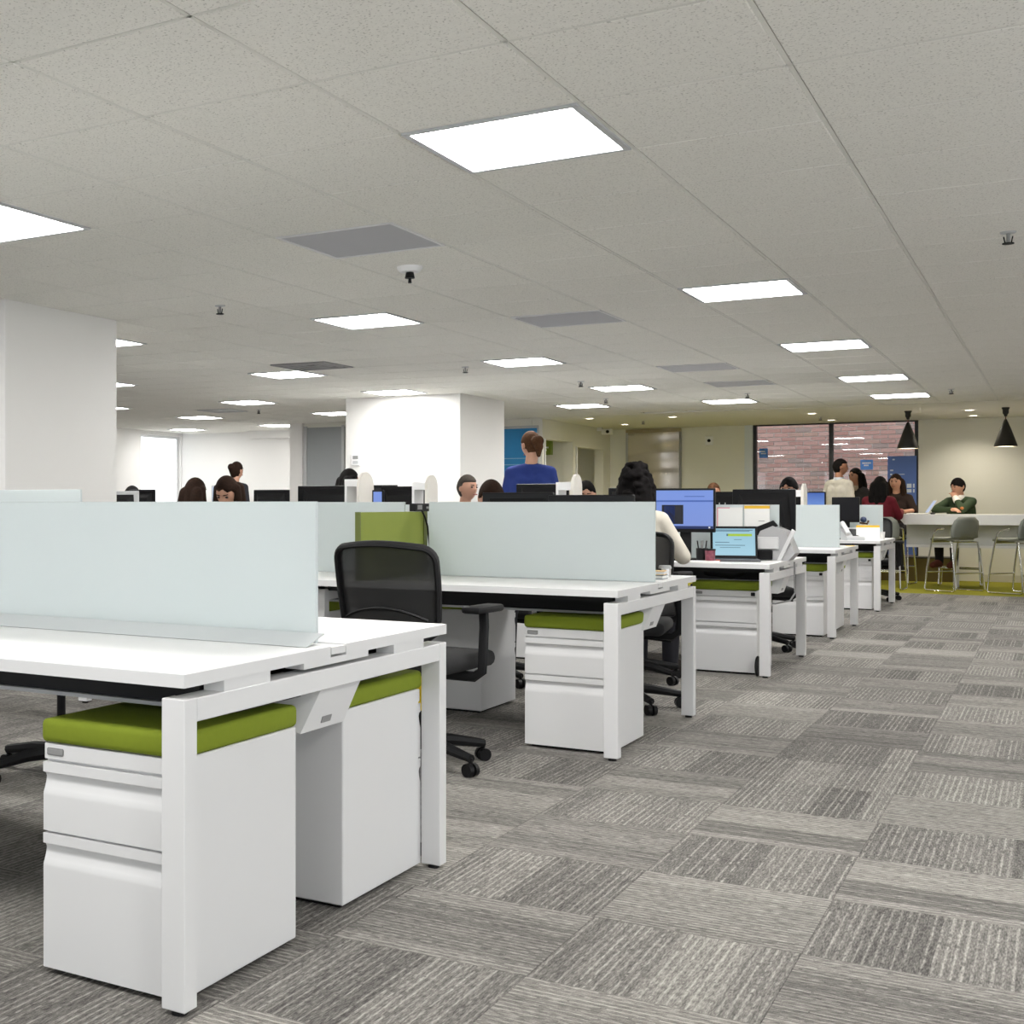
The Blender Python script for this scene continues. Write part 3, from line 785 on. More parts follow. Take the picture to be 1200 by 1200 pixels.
# ------------------------------------------------------------------ pedestals
def pedestal_proto():
    t = thing('drawer_pedestal', 'x', 'drawer unit')
    w, d, h = .20, .245, .545
    obj('body', MB().box(-w, w, -d + .002, d, .012, h, .003), M_metalw, t)
    obj('plinth', MB().box(-w + .02, w - .02, -d + .03, d - .02, 0, .013), M_black, t)
    o = obj('top_rail', MB().box(-w + .002, w - .002, -d - .010, -d + .004, h - .040, h - .002, .002), M_metalw, t)
    obj('label_holder', MB().box(-w + .012, -w + .062, -d - .0125, -d - .009, h - .030, h - .012, .003), M_label, o)
    obj('lock', MB().box(w - .036, w - .010, -d - .0125, -d - .009, h - .033, h - .010, .003), M_black, o)
    for zt, zb in ((h - .046, h - .208), (h - .214, .014)):
        y = -d + .003
        po = [(y, zt), (y - .016, zt), (y - .016, zt - .024), (y - .006, zt - .028), (y - .003, zt - .036), (y - .005, zt - .048), (y - .010, zt - .062), (y - .0145, zt - .072), (y - .015, zt - .080), (y - .015, zb), (y, zb)]
        obj('drawer', MB().prism(po, -w + .001, w - .001, 'x'), M_metalw, t, True)
    obj('cushion', MB().box(-w - .004, w + .004, -d - .018, d + .004, h, h + .056, .014, 3), M_cush, t, True)
    return t
PED = pedestal_proto()
PEDS = [((-1.822, 2.545), 0, 'white two-drawer pedestal with olive cushion, its drawers beside the front leg of the bare bench'),
        ((-1.842, 3.322), 180, 'white olive-topped pedestal turned back to front under the bare bench'),
        ((-1.862, 5.880), 0, 'white two-drawer pedestal with olive cushion under the bench with the olive divider'),
        ((-2.775, 6.62), 180, 'white pedestal standing behind the mesh chair under the bench with the olive divider'),
        ((-3.42, 5.88), 0, 'olive-topped pedestal left of the mesh chair under the bench with the olive divider'),
        ((-1.86, 9.03), 0, 'white two-drawer pedestal with a black bag on its cushion under the laptop'),
        ((-1.87, 11.86), 0, 'white two-drawer pedestal with olive cushion beyond the scanner desk'),
        ((-1.862, 12.46), 180, 'white pedestal turned back to front beside the rear leg beyond the scanner desk'),
        ((-1.87, 15.06), 0, 'white olive-topped pedestal under the desk phone and tent calendar'),
        ((-2.42, 6.62), 180, 'shaded pedestal at the rear of the bench with the olive divider'),
        ((-3.4, 9.03), 0, 'olive-topped pedestal under the monitors of the laptop bench')]
for k, ((x, y), a, lab) in enumerate(PEDS):
    if k == 9: continue
    if k == 0:
        PED.location = (x, y, 0); PED['label'] = lab; PED['group'] = 'drawer pedestals under the benches'
    else: copy_tree(PED, (x, y, 0), R(a), lab, 'drawer pedestals under the benches')

# ------------------------------------------------------------------ office chair
def chair_proto():
    t = thing('office_chair', 'x', 'chair')
    obj('seat', MB().box(-.245, .245, -.25, .22, .415, .485, .03, 3), mat('black_seat_fabric', (0.013, 0.013, 0.014), 0.9, noise=0.2, nscale=60), t, True)
    hw = lambda z: .205 + .025 * math.sin(min(1, max(0, (z - .52) / .30)) * math.pi / 2)
    yb = lambda x, z: .235 + .075 * (z - .5) / .42 - .06 * (x / .23) ** 2 * 1.0 + .03
    pts = []
    zb, zt, rc = .535, .935, .06
    for z in [zb + .06 + (zt - rc - zb - .06) * k / 6 for k in range(7)]: pts.append((hw(z), z))
    for k in range(1, 6):
        a = math.pi / 2 * k / 6; pts.append((hw(zt) - rc + rc * math.cos(a), zt - rc + rc * math.sin(a)))
    for k in range(1, 7): pts.append(((hw(zt) - rc) * (1 - k / 6), zt + .012 * math.sin(math.pi / 2 * k / 6)))
    left = [(-x, z) for x, z in reversed(pts[:-1])]
    bot = [(-.14, zb), (-.06, zb - .008), (.06, zb - .008), (.14, zb)]
    loop = pts + left + bot
    obj('back_frame', MB().tube([(x, yb(x, z), z) for x, z in loop], .022, 8, True, .013), M_black, t, True)
    m = MB(); rows = []
    for k in range(11):
        z = zb + (zt + .006 - zb) * k / 10
        w = hw(z)
        if z > zt - rc: w = hw(zt) - rc + math.sqrt(max(0, rc * rc - (z - zt + rc) ** 2))
        if z < zb + .06: w = .14 + (w - .14) * (z - zb) / .06
        rows.append([m.bm.verts.new((-w + 2 * w * q / 8, yb(-w + 2 * w * q / 8, z) - .002, z)) for q in range(9)])
    for A, B in zip(rows, rows[1:]):
        for q in range(8): m.bm.faces.new((A[q], A[q + 1], B[q + 1], B[q]))
    obj('back_mesh', m, M_mesh, t, True)
    obj('lumbar_bar', MB().tube([(x, yb(x, .66) + .014, .685 - .045 * (x / .19) ** 2) for x in [-.19 + .38 * k / 10 for k in range(11)]], .009, 6, False, .006), M_black, t, True)
    lp = MB()
    rows = []
    for zk in (.56, .62, .675):
        rows.append([lp.bm.verts.new((x, yb(x, zk) + .010, zk - .03 * (x / .18) ** 2)) for x in [-.18 + .36 * k / 10 for k in range(11)]])
    for A, B in zip(rows, rows[1:]):
        for q in range(10): lp.bm.faces.new((A[q], A[q + 1], B[q + 1], B[q]))
    obj('lumbar_pad', lp, mat('black_lumbar', (0.02, 0.02, 0.021), 0.5, noise=0.2, nscale=30), t, True)
    obj('spine', MB().tube([(0, .05, .395), (0, .20, .40), (0, .29, .45), (0, .295, .54), (0, .285, .60)], .026, 8), M_black, t, True)
    for s in (-1, 1):
        a = obj('armrest', MB().tube([(s * .12, .0, .395), (s * .26, .0, .395), (s * .295, .0, .42), (s * .30, .0, .50), (s * .29, -.03, .60), (s * .285, -.035, .665)], .018, 8, False, .022), M_black, t, True)
        obj('arm_pad', MB().box(s * .285 - .042, s * .285 + .042, -.15, .09, .66, .69, .012, 2), M_black, a, True)
    obj('mechanism', MB().box(-.10, .10, -.13, .10, .375, .418, .01), M_black, t)
    obj('lever', MB().tube([(.08, -.02, .385), (.22, -.04, .375), (.26, -.05, .372)], .006, 6), M_black, t)
    obj('gas_lift', MB().cyl((0, 0, .10), (0, 0, .24), .028, .028, 14).cyl((0, 0, .24), (0, 0, .38), .018, .018, 14), M_blackg, t, True)
    for k in range(5):
        a = R(72 * k + 18); c, s_ = math.cos(a), math.sin(a)
        lg = obj('base_leg', MB().tube([(.02 * c, .02 * s_, .105), (.15 * c, .15 * s_, .10), (.31 * c, .31 * s_, .075)], [.032, .026, .018], 8), M_black, t, True)
        cx_, cy_ = .305 * c, .305 * s_
        n = (-s_, c)
        w = MB().cyl((cx_, cy_, .078), (cx_, cy_, .04), .009, .009, 8)
        for q in (-1, 1):
            w.cyl((cx_ + n[0] * .006 * q, cy_ + n[1] * .006 * q, .029), (cx_ + n[0] * .026 * q, cy_ + n[1] * .026 * q, .029), .029, .027, 14)
        obj('caster', w, M_blackg, lg, True)
    return t
CHAIR = chair_proto()
CHAIRS = [((-2.295, 4.98), 176, 'black mesh office chair with armrests, empty, facing the olive divider'),
          ((-3.42, 3.98), 15, 'black office chair behind the bare frosted-screen bench, only its base showing'),
          ((-2.02, 7.02), 8, 'black office chair tucked behind the bench with the olive divider'),
          ((-2.27, 8.13), 172, 'black mesh office chair carrying the curly-haired woman'),
          ((-1.98, 10.42), 20, 'black office chair tucked behind the laptop bench'),
          ((-1.86, 16.38), 10, 'black office chair behind the bench with the tent calendar')]
for k, ((x, y), a, lab) in enumerate(CHAIRS):
    if k == 0:
        CHAIR.location = (x, y, 0); CHAIR.rotation_euler.z = R(a); CHAIR['label'] = lab; CHAIR['group'] = 'black mesh office chairs'
    else: copy_tree(CHAIR, (x, y, 0), R(a), lab, 'black mesh office chairs')

# ------------------------------------------------------------------ monitors
def monitor(label, x, y, z, rz, w=.50, h=.31, top=.45, scr=None, ui=(), logo=False, housing=M_blackg, group='desk monitors'):
    """local front -Y; origin on the desk"""
    t = thing('monitor', label, 'monitor', (x, y, z), R(rz), group)
    z1 = top; z0 = top - h
    obj('housing', MB().box(-w / 2, w / 2, -.012, .012, z0, z1, .006, 2), housing, t)
    po = [(-w * .36, z0 + .03), (w * .36, z0 + .03), (w * .30, z1 - .08), (-w * .30, z1 - .08)]
    bk = MB(); A = [bk.bm.verts.new((a, .011, b)) for a, b in [(-w * .44, z0 + .02), (w * .44, z0 + .02), (w * .40, z1 - .03), (-w * .40, z1 - .03)]]
    B = [bk.bm.verts.new((a, .05, b)) for a, b in po]
    for k in range(4): bk.bm.faces.new((A[k], A[(k + 1) % 4], B[(k + 1) % 4], B[k]))
    bk.bm.faces.new(B)
    obj('back_bulge', bk, M_black, t)
    s = obj('screen', MB().box(-w / 2 + .014, w / 2 - .014, -.0135, -.011, z0 + .024, z1 - .014), scr or M_screenoff, t)
    for (a, b, c, d, mm) in ui:
        W_, H_ = w - .028, h - .038
        obj('window_shape', MB().box(-W_ / 2 + a * W_, -W_ / 2 + b * W_, -.0150, -.0134, z0 + .024 + c * H_, z0 + .024 + d * H_), mm, s)
    obj('neck', MB().box(-.035, .035, .02, .055, .012, z0 + .14, .004), M_black, t)
    obj('base', MB().box(-.12, .12, -.08, .11, 0, .014, .005, 2), M_black, t)
    if logo:
        lg = MB()
        for k in (-1, 1): lg.box(k * .02 - .013, k * .02 + .013, .049, .052, z1 - .13, z1 - .095).box(k * .02 - .013, k * .02 - .006, .049, .052, z1 - .13, z1 - .08)
        obj('logo', lg, M_grey, t)
    return t
D1, D2, D3, D4, D5 = [b[3] for b in BENCH]
monitor('black monitor seen from behind over the screen, left of the wider one', -2.44, 6.55, D2, 178, .40, .28, .435)
monitor('wide black monitor seen from behind, right above the frosted screen edge', -2.03, 6.50, D2, 182, .44, .28, .42)
monitor('black monitor back with a pale emblem, before the woman in blue', -3.465, 9.85, D3, 176, .44, .30, .545, logo=True)
monitor('large black monitor back beside the first rounded white end panel', -5.385, 9.83, D3, 183, .60, .36, .545)
monitor('black monitor back behind the seated woman with forehead showing', -5.80, 9.55, D3, 180, .36, .30, .51)
monitor('black monitor top just above the large monitor back', -5.80, 10.9 + .75, D4, 180, .40, .30, .57)
monitor('black monitor back between the two rounded white end panels', -4.675, 9.83, D3, 180, .40, .30, .535)
monitor('pale lit monitor with a lime green patch by the far wall', -5.92, 9.02, D3, 2, .30, .32, .545, M_scr_pale, [(.5, .95, .25, .55, M_ui_green)], housing=M_grey)
monitor('low grey monitor lying by the daylit window', -7.08, 9.02, D3, 178, .46, .30, .50, housing=M_grey)
monitor('thin black monitor above the low grey one', -7.40, 9.80, D3, 180, .30, .28, .525)
monitor('bluish monitor edge beside the first rounded white end panel', -4.49, 9.00, D3, 0, .10, .30, .495, M_scr_blue)
monitor('dark monitor back behind the curly-haired woman', -3.56, 12.5, D4, 180, .34, .30, .535)
monitor('lit blue monitor with a dark window in front of the curly-haired woman', -2.17, 9.02, D3, 4, .40, .30, .492, M_scr_blue,
        [(.10, .48, .12, .62, M_ui_dark), (.14, .33, .14, .60, M_ui_navy), (0, 1, .70, .74, M_ui_bar), (0, 1, .0, .07, M_ui_navy), (.5, .85, .83, .85, M_ui_bar), (.92, .95, .015, .055, M_ui_white)])
monitor('black monitor back with two pale emblems behind the pinned papers', -2.09, 9.80, D3, 180, .34, .26, .475, logo=True)
monitor('wide black monitor back at the end of the laptop bench', -1.78, 9.66, D3, 180, .42, .30, .49)
monitor('black monitor beside the rounded white end panel by the brick window', -2.15, 12.66, D4, 180, .34, .28, .50)
monitor('small lit deep-blue monitor before the man in the white shirt', -2.24, 15.02, D5, 0, .20, .24, .515, M_scr_deep)
monitor('switched-off black monitor behind the desk phone', -1.955, 15.08, D5, 0, .27, .27, .455)

# desktop racks with tall rounded end panels
def rack(label, x, y, z, top, depth=.22, shelf=.13):
    t = thing('desktop_rack', label, 'desk rack', (x, y, z), 0, 'white desktop racks')
    h = top - z; r = depth / 2
    po = [(-r, 0), (r, 0)] + [(r * math.cos(math.pi * k / 12), h - r + r * math.sin(math.pi * k / 12)) for k in range(13)]
    mm = mat('off_white_panel', (0.78, 0.75, 0.69), 0.55, noise=0.02)
    obj('end_panel', MB().prism(po, -.012, .012, 'x'), mm, t, True)
    obj('shelf', MB().box(-shelf, -.012, -r + .01, r - .01, h - .12, h - .06), M_white, t)
    obj('support', MB().box(-shelf, -shelf + .02, -r + .01, r - .01, 0, h - .12), M_white, t)
rack('white rack with rounded end panel next to the large monitor back', -4.90, 9.58, D3, 1.375, .27)
rack('white rack with rounded end panel beside the grey-haired man', -4.31, 9.60, D3, 1.345, .20)
rack('white rack with rounded end panel right of the woman in blue', -3.11, 9.60, D3, 1.335, .20)
rack('white rack with rounded end panel before the brick window', -1.95, 12.42, D4, 1.295, .20)

# ------------------------------------------------------------------ things on the laptop bench
t = thing('laptop', 'open black laptop with a pale blue lit page on the white bench', 'laptop', (-1.87, 9.13, D3), R(16))
obj('base', MB().box(-.15, .15, -.20, .02, 0, .016, .004), mat('grey_laptop_base', (0.10, 0.10, 0.11), 0.4, noise=0.05), t)
obj('keyboard', MB().box(-.13, .13, -.12, -.01, .0155, .0175), M_black, t)
MT = Matrix.Translation((0, .02, .012)) @ Matrix.Rotation(R(-12), 4, 'X')
ld = obj('lid', MB().box(-.15, .15, -.004, .006, 0, .225, .004).xf(MT), M_blackg, t)
obj('screen', MB().box(-.135, .135, -.0055, -.0035, .022, .208).xf(MT), M_scr_cyan, ld)
for a, b, c, d, mm in [(-.04, .115, .155, .172, M_ui_green), (-.047, -.036, .156, .171, M_ui_text), (-.12, .10, .188, .192, M_ui_text), (-.12, -.03, .11, .114, M_ui_text), (-.12, .07, .09, .094, M_ui_text), (-.09, .04, .075, .078, M_ui_text), (.0, .05, .13, .133, M_ui_text), (-.12, .12, .195, .2, M_ui_text)]:
    obj('page_mark', MB().box(a, b, -.007, -.0054, c, d).xf(MT), mm, ld)
t = thing('document_scanner', 'grey and black desktop document scanner with a slanted tray beside the laptop', 'scanner', (-1.68, 9.42, D3), R(-20))
po = [(-.13, .0), (.12, 0), (.16, .05), (.10, .20), (.02, .235), (-.06, .20), (-.13, .06)]
obj('body', MB().prism(po, -.10, .10, 'y').xf(Matrix.Rotation(R(20), 4, 'Z')), mat('scanner_grey', (0.46, 0.46, 0.47), 0.45, noise=0.03), t)
obj('side_rail', MB().prism([(.05, .0), (.075, 0), (.165, .20), (.145, .215)], -.125, -.10, 'y').xf(Matrix.Rotation(R(20), 4, 'Z')), M_metalw, t)
obj('feed_slot', MB().prism([(-.12, .15), (.05, .235), (.02, .272), (-.14, .205)], -.095, .095, 'y').xf(Matrix.Rotation(R(20), 4, 'Z')), M_black, t)
obj('output_mouth', MB().box(-.14, .02, -.13, -.10, .005, .07, .004).xf(Matrix.Rotation(R(20), 4, 'Z')), M_black, t)
obj('front_plate', MB().box(-.12, .06, -.118, -.10, .075, .16, .004).xf(Matrix.Rotation(R(20), 4, 'Z')), M_metalw, t)
t = thing('pinned_sheet', 'white paper sheet with a pink border pinned to the frosted screen', 'paper', (-1.945, 9.348, .93))
obj('paper', MB().box(-.085, .085, -.002, .0005, 0, .155), M_paper, t)
obj('border', MB().box(-.085, -.078, -.003, -.0015, 0, .155).box(-.085, -.0, -.003, -.0015, .148, .155), mat('pink_print', (0.80, 0.35, 0.42), 0.7, noise=0.05), t)
t = thing('desk_calendar', 'white wall calendar with a yellow top band hanging on the frosted screen', 'calendar', (-1.765, 9.345, .955))
obj('page', MB().box(-.082, .082, -.010, -.001, 0, .122), M_paper, t)
obj('band', MB().box(-.082, .082, -.0115, -.001, .122, .142), mat('amber_band', srgb(232, 185, 50), 0.6, noise=0.04), t)
obj('print_line', MB().box(.01, .05, -.0115, -.0095, .035, .039), M_label, t)
t = thing('pen_holder', 'dark mesh pen holder with pens beside the lit blue monitor', 'pen holder', (-2.02, 8.86, D3))
obj('cup', MB().lathe([(0, 0), (.036, 0), (.038, .09), (.034, .09), (.032, .006), (0, .006)], 16), M_black, t, True)
for k in range(4): obj('pen', MB().cyl((.012 * math.cos(k * 1.6), .012 * math.sin(k * 1.6), .008), (.03 * math.cos(k * 1.6), .03 * math.sin(k * 1.6), .14), .004, .004, 6), M_label if k % 2 else M_black, t)
t = thing('pink_cup', 'small pink and black patterned cup beside the pen holder', 'cup', (-1.955, 8.80, D3))
obj('body', MB().lathe([(0, 0), (.03, 0), (.034, .08), (.031, .08), (.028, .006), (0, .006)], 16), mat('pink_pattern', (0.20, 0.05, 0.075), 0.5, noise=0.9, nscale=45), t, True)
obj('lid', MB().lathe([(0, .088), (.035, .088), (.036, .078), (0, .078)], 16), M_black, t, True)
tag(obj('red_eraser', MB().box(-.014, .014, -.01, .01, 0, .018, .004, 2), mat('red_rubber', (0.45, 0.09, 0.06), 0.6, noise=0.1), loc=(-1.915, 8.84, D3)), 'tiny red eraser lying beside the pink cup', 'eraser')
tag(obj('notepad', MB().box(-.10, .09, -.07, .07, 0, .010, .002), M_paper, loc=(-1.975, 8.745, D3), rz=.2), 'white notepad lying before the laptop', 'notepad')
t = thing('cable_bundle', 'tangled dark cables lying on the bench behind the laptop', 'cables', (-1.95, 9.22, D3))
for k in range(4):
    rr = random.Random(k)
    obj('cable', MB().tube([(-.14 + .06 * q + rr.uniform(-.02, .02), rr.uniform(-.05, .05), .006 + .04 * abs(math.sin(q + k))) for q in range(6)], .0045, 6), M_black if k % 2 else M_label, t, True)
tag(obj('hanging_cable', MB().tube([(-1.53, 9.36, D3 - .01), (-1.535, 9.40, D3 - .12), (-1.535, 9.42, .50), (-1.56, 9.38, .45), (-1.64, 9.30, .43), (-1.75, 9.28, .44)], .006, 6), M_label, None, True), 'grey power cable hanging off the end of the laptop bench', 'cable')
tag(obj('cable_adapter', MB().box(-.035, .035, -.02, .02, 0, .06, .006), M_metalw, loc=(-1.605, 9.60, D3)), 'small white plug adapter standing behind the scanner', 'adapter')
tag(obj('shoulder_bag', MB().ball((0, 0, .055), (.16, .13, .055), 18, 10, f=lambda p: Vector((p.x, p.y, p.z * (1 + .25 * math.sin(5 * p.x))))), mat('black_bag_nylon', (0.016, 0.016, 0.024), 0.6, noise=0.4, nscale=10), None, True, loc=(-1.90, 9.02, .603)), 'slouched black bag lying on the pedestal cushion', 'bag')
tag(obj('round_black_disc', MB().lathe([(0, -.006), (.062, -.006), (.066, 0), (.062, .006), (0, .006)], 24).xf(Matrix.Rotation(R(90), 4, 'Y')), M_black, None, True, loc=(-1.645, 8.72, .067)), 'black rubber disc leaning between pedestal and bench leg', 'disc')
# things on the rear of bench two
for k, (c, lab, ww) in enumerate([(srgb(90, 105, 115), 'grey-blue lower book of the small pair on the desk corner', .10), (srgb(225, 190, 130), 'tan upper book of the small pair on the desk corner', .095)]):
    bk = thing('book', lab, 'book', (-1.728, 6.50, D2 + .021 * k), .1 * k)
    obj('cover', MB().box(-.075, .07, -ww / 2, ww / 2, 0, .003).box(-.075, .07, -ww / 2, ww / 2, .017, .020).box(-.075, -.072, -ww / 2, ww / 2, 0, .02), mat('book_cover_%d' % k, c, 0.6, noise=0.05), bk)
    obj('pages', MB().box(-.072, .068, -ww / 2 + .003, ww / 2 - .003, .003, .017), M_paper, bk)
t = thing('desk_telephone', 'black desk telephone with a curved handset beside the books', 'telephone', (-1.86, 6.67, D2), R(30))
obj('base', MB().prism([(-.09, 0), (.09, 0), (.09, .02), (-.09, .06)], -.09, .09, 'x'), M_black, t)
obj('handset', MB().tube([(-.06, -.08, .08), (-.07, -.04, .098), (-.07, .04, .098), (-.06, .08, .08)], .020, 8), M_blackg, t, True)
t = thing('metal_tin', 'small shiny metal tin behind the tan book', 'tin', (-1.70, 6.66, D2))
obj('body', MB().lathe([(0, 0), (.03, 0), (.031, .05), (.0, .05)], 18), M_chrome, t, True)
obj('lid', MB().lathe([(0, .06), (.028, .06), (.032, .05), (.032, .044)], 18), M_grey, t, True)
# bench five things
t = thing('desk_phone', 'pale grey desk phone with a raised handset and dark edges', 'telephone', (-1.86, 14.86, D5), R(25))
obj('base', MB().prism([(-.10, 0), (.10, 0), (.10, .13), (-.10, .03)], -.09, .09, 'x'), M_grey, t)
obj('handset', MB().tube([(-.07, -.09, .07), (-.075, -.04, .115), (-.075, .05, .165), (-.07, .10, .18)], .022, 8), M_metalw, t, True)
obj('keypad', MB().prism([(-.07, .046), (.06, .112), (.06, .116), (-.07, .05)], -.02, .07, 'x'), M_black, t)
t = thing('small_figurine', 'small white and navy figurine standing behind the desk phone', 'figurine', (-1.80, 15.12, D5))
obj('body', MB().cap((0, 0, .04), .034, (0.01, 0, .16), .026).cap((0, 0, .02), .03, (0, 0, .03), .03), M_paper, t, True)
obj('head', MB().ball((.012, 0, .215), .032), mat('navy_plastic', (0.03, 0.05, 0.12), 0.4, noise=0.1), t, True)
obj('scarf', MB().tube([(-.02, -.03, .18), (.02, -.035, .175), (.05, -.02, .17), (.06, .01, .20)], .010, 6), M_hair_b, t, True)
t = thing('tent_calendar', 'white tent calendar with a yellow top edge on the desk corner', 'calendar', (-1.715, 14.86, D5), R(8))
obj('front_sheet', MB().prism([(-.05, 0), (-.046, 0), (.002, .155), (-.002, .155)], -.11, .11, 'x'), M_paper, t)
obj('rear_sheet', MB().prism([(.05, 0), (.046, 0), (-.002, .155), (.002, .155)], -.11, .11, 'x'), mat('kraft_card', (0.45, 0.36, 0.25), 0.8, noise=0.05), t)
obj('band', MB().prism([(-.010, .135), (-.0065, .135), (-.0005, .158), (-.006, .158)], -.11, .11, 'x'), mat('amber_band', srgb(232, 185, 50), 0.6), t)
tag(obj('paper_cup', MB().lathe([(0, 0), (.025, 0), (.032, .085), (.029, .085), (.023, .004), (0, .004)], 16), M_paper, None, True, loc=(-1.615, 15.15, D5)), 'small white paper cup beside the tent calendar', 'cup')
tag(obj('sticky_note', MB().box(-.03, .03, -.03, .03, 0, .004), M_yellow, loc=(-1.60, 12.62, D4), rz=.4), 'yellow sticky pad on the bench end beyond the scanner desk', 'sticky note')
tag(obj('green_tape', MB().lathe([(.016, -.008), (.028, -.008), (.028, .008), (.016, .008), (.016, -.008)], 16).xf(Matrix.Rotation(R(90), 4, 'Y')), mat('lime_tape', (0.35, 0.42, 0.03), 0.5, noise=0.05), None, True, loc=(-1.606, 12.28, .578)), 'lime green round tag on the power box beyond the scanner desk', 'tag')
# yellow and black bag behind the first bench's rear pedestal
t = thing('safety_bag', 'yellow-topped black bag standing behind the back-to-front pedestal', 'bag', (-1.75, 3.73, 0))
obj('body', MB().box(-.10, .090, -.06, .06, 0, .47, .02, 2), M_black, t)
obj('flap', MB().box(-.10, .093, -.063, .063, .455, .555, .02, 2), M_yellow, t)
obj('reflector', MB().box(.02, .093, -.066, -.062, .05, .34), mat('silver_fabric', (0.35, 0.35, 0.36), 0.5, noise=0.9, nscale=60), t)

# ------------------------------------------------------------------ counter, stools, pendants
CT = 0.975
t = thing('counter_table', 'long white counter table with a grey modesty panel by the far wall', 'counter', (-1.86, 19.0, 0))
CL = 4.2
obj('top', MB().prism([(0, CT), (.10, CT - .135), (CL, CT - .135), (CL, CT)], 0, .62, 'y'), M_white, t)
obj('modesty_panel', MB().box(.10, CL, .30, .33, .56, CT - .135), mat('grey_modesty_panel', (0.50, 0.51, 0.50), 0.6, noise=0.02), t)
obj('lower_rail', MB().box(.10, CL, .27, .36, .535, .565), M_metalw, t)
for x in (.66, 2.2, CL - .1):
    for y in (.08, .54): obj('leg', MB().box(x, x + .04, y - .02, y + .02, 0, CT - .134), M_metalw, t)
t = thing('low_box_bench', 'low olive brown box standing under the window sill', 'box', (-1.75, 20.95, 0))
obj('carcass', MB().box(-1.3, .46, -.22, .20, 0, .33, .006), mat('olive_brown_laminate', srgb(98, 84, 36), 0.6, noise=0.1), t)
obj('cap', MB().box(-1.31, .47, -.23, .21, .33, .35, .003), mat('dark_cap', (0.05, 0.045, 0.03), 0.5, noise=0.1), t)

M_shell = mat('grey_stool_shell', (0.20, 0.21, 0.185), 0.5, noise=0.04)
def stool_proto():
    t = thing('counter_stool', 'x', 'stool')
    prof = [(-.21, .632), (-.19, .648), (-.10, .652), (.02, .648), (.11, .655), (.165, .685), (.195, .75), (.215, .83), (.228, .90), (.232, .945)]
    wid = [.17, .195, .205, .21, .215, .22, .225, .225, .20, .14]
    m = MB(); rows = []
    for (y, z), w in zip(prof, wid):
        rows.append([m.bm.verts.new((w * q / 4, y - (.05 if z > .70 else .02 * max(0, (z - .65) / .05)) * (q / 4) ** 2, z + (.018 if z < .67 else 0) * (q / 4) ** 2)) for q in range(-4, 5)])
    for A, B in zip(rows, rows[1:]):
        for q in range(8): m.bm.faces.new((A[q], A[q + 1], B[q + 1], B[q]))
    sh = obj('shell', m, M_shell, t, True)
    md = sh.modifiers.new('thickness', 'SOLIDIFY'); md.thickness = 0.012
    obj('cushion', MB().box(-.19, .19, -.18, .13, .652, .688, .015, 2), mat('grey_stool_cushion', (0.27, 0.28, 0.25), 0.8, noise=0.05), t, True)
    for s in (-1, 1):
        obj('side_frame', MB().tube([(s * .215, .03, .80), (s * .225, -.05, .79), (s * .222, -.11, .74), (s * .22, -.15, .60), (s * .235, -.20, .30), (s * .245, -.225, .03), (s * .245, -.20, .011), (s * .245, .20, .011), (s * .245, .225, .03), (s * .235, .20, .30), (s * .215, .15, .63)], .011, 8), M_chrome, t, True)
    obj('footrest', MB().tube([(-.238, -.205, .24), (.238, -.205, .24)], .010, 8), M_chrome, t, True)
    obj('rear_bar', MB().tube([(-.238, .205, .24), (.238, .205, .24)], .010, 8), M_chrome, t, True)
    obj('seat_bar', MB().tube([(-.22, -.14, .63), (.22, -.14, .63)], .010, 8).tube([(-.215, .13, .63), (.215, .13, .63)], .010, 8), M_chrome, t, True)
    return t
STOOL = stool_proto()
for k, (x, y, a, lab) in enumerate([
        (-1.16, 18.66, -128, 'empty grey shell counter stool with chrome sled legs, swivelled sideways'),
        (-0.47, 18.56, -122, 'empty grey shell counter stool by the bare end of the counter'),
        (-1.97, 18.56, 176, 'grey counter stool carrying the woman in maroon'),
        (-1.17, 19.95, 0, 'grey counter stool behind the counter under the man in green'),
        (-1.99, 19.95, -8, 'grey counter stool under the woman facing the room at the counter end')]):
    if k == 0:
        STOOL.location = (x, y, 0); STOOL.rotation_euler.z = R(a); STOOL['label'] = lab; STOOL['group'] = 'grey counter stools'
    else: copy_tree(STOOL, (x, y, 0), R(a), lab, 'grey counter stools')

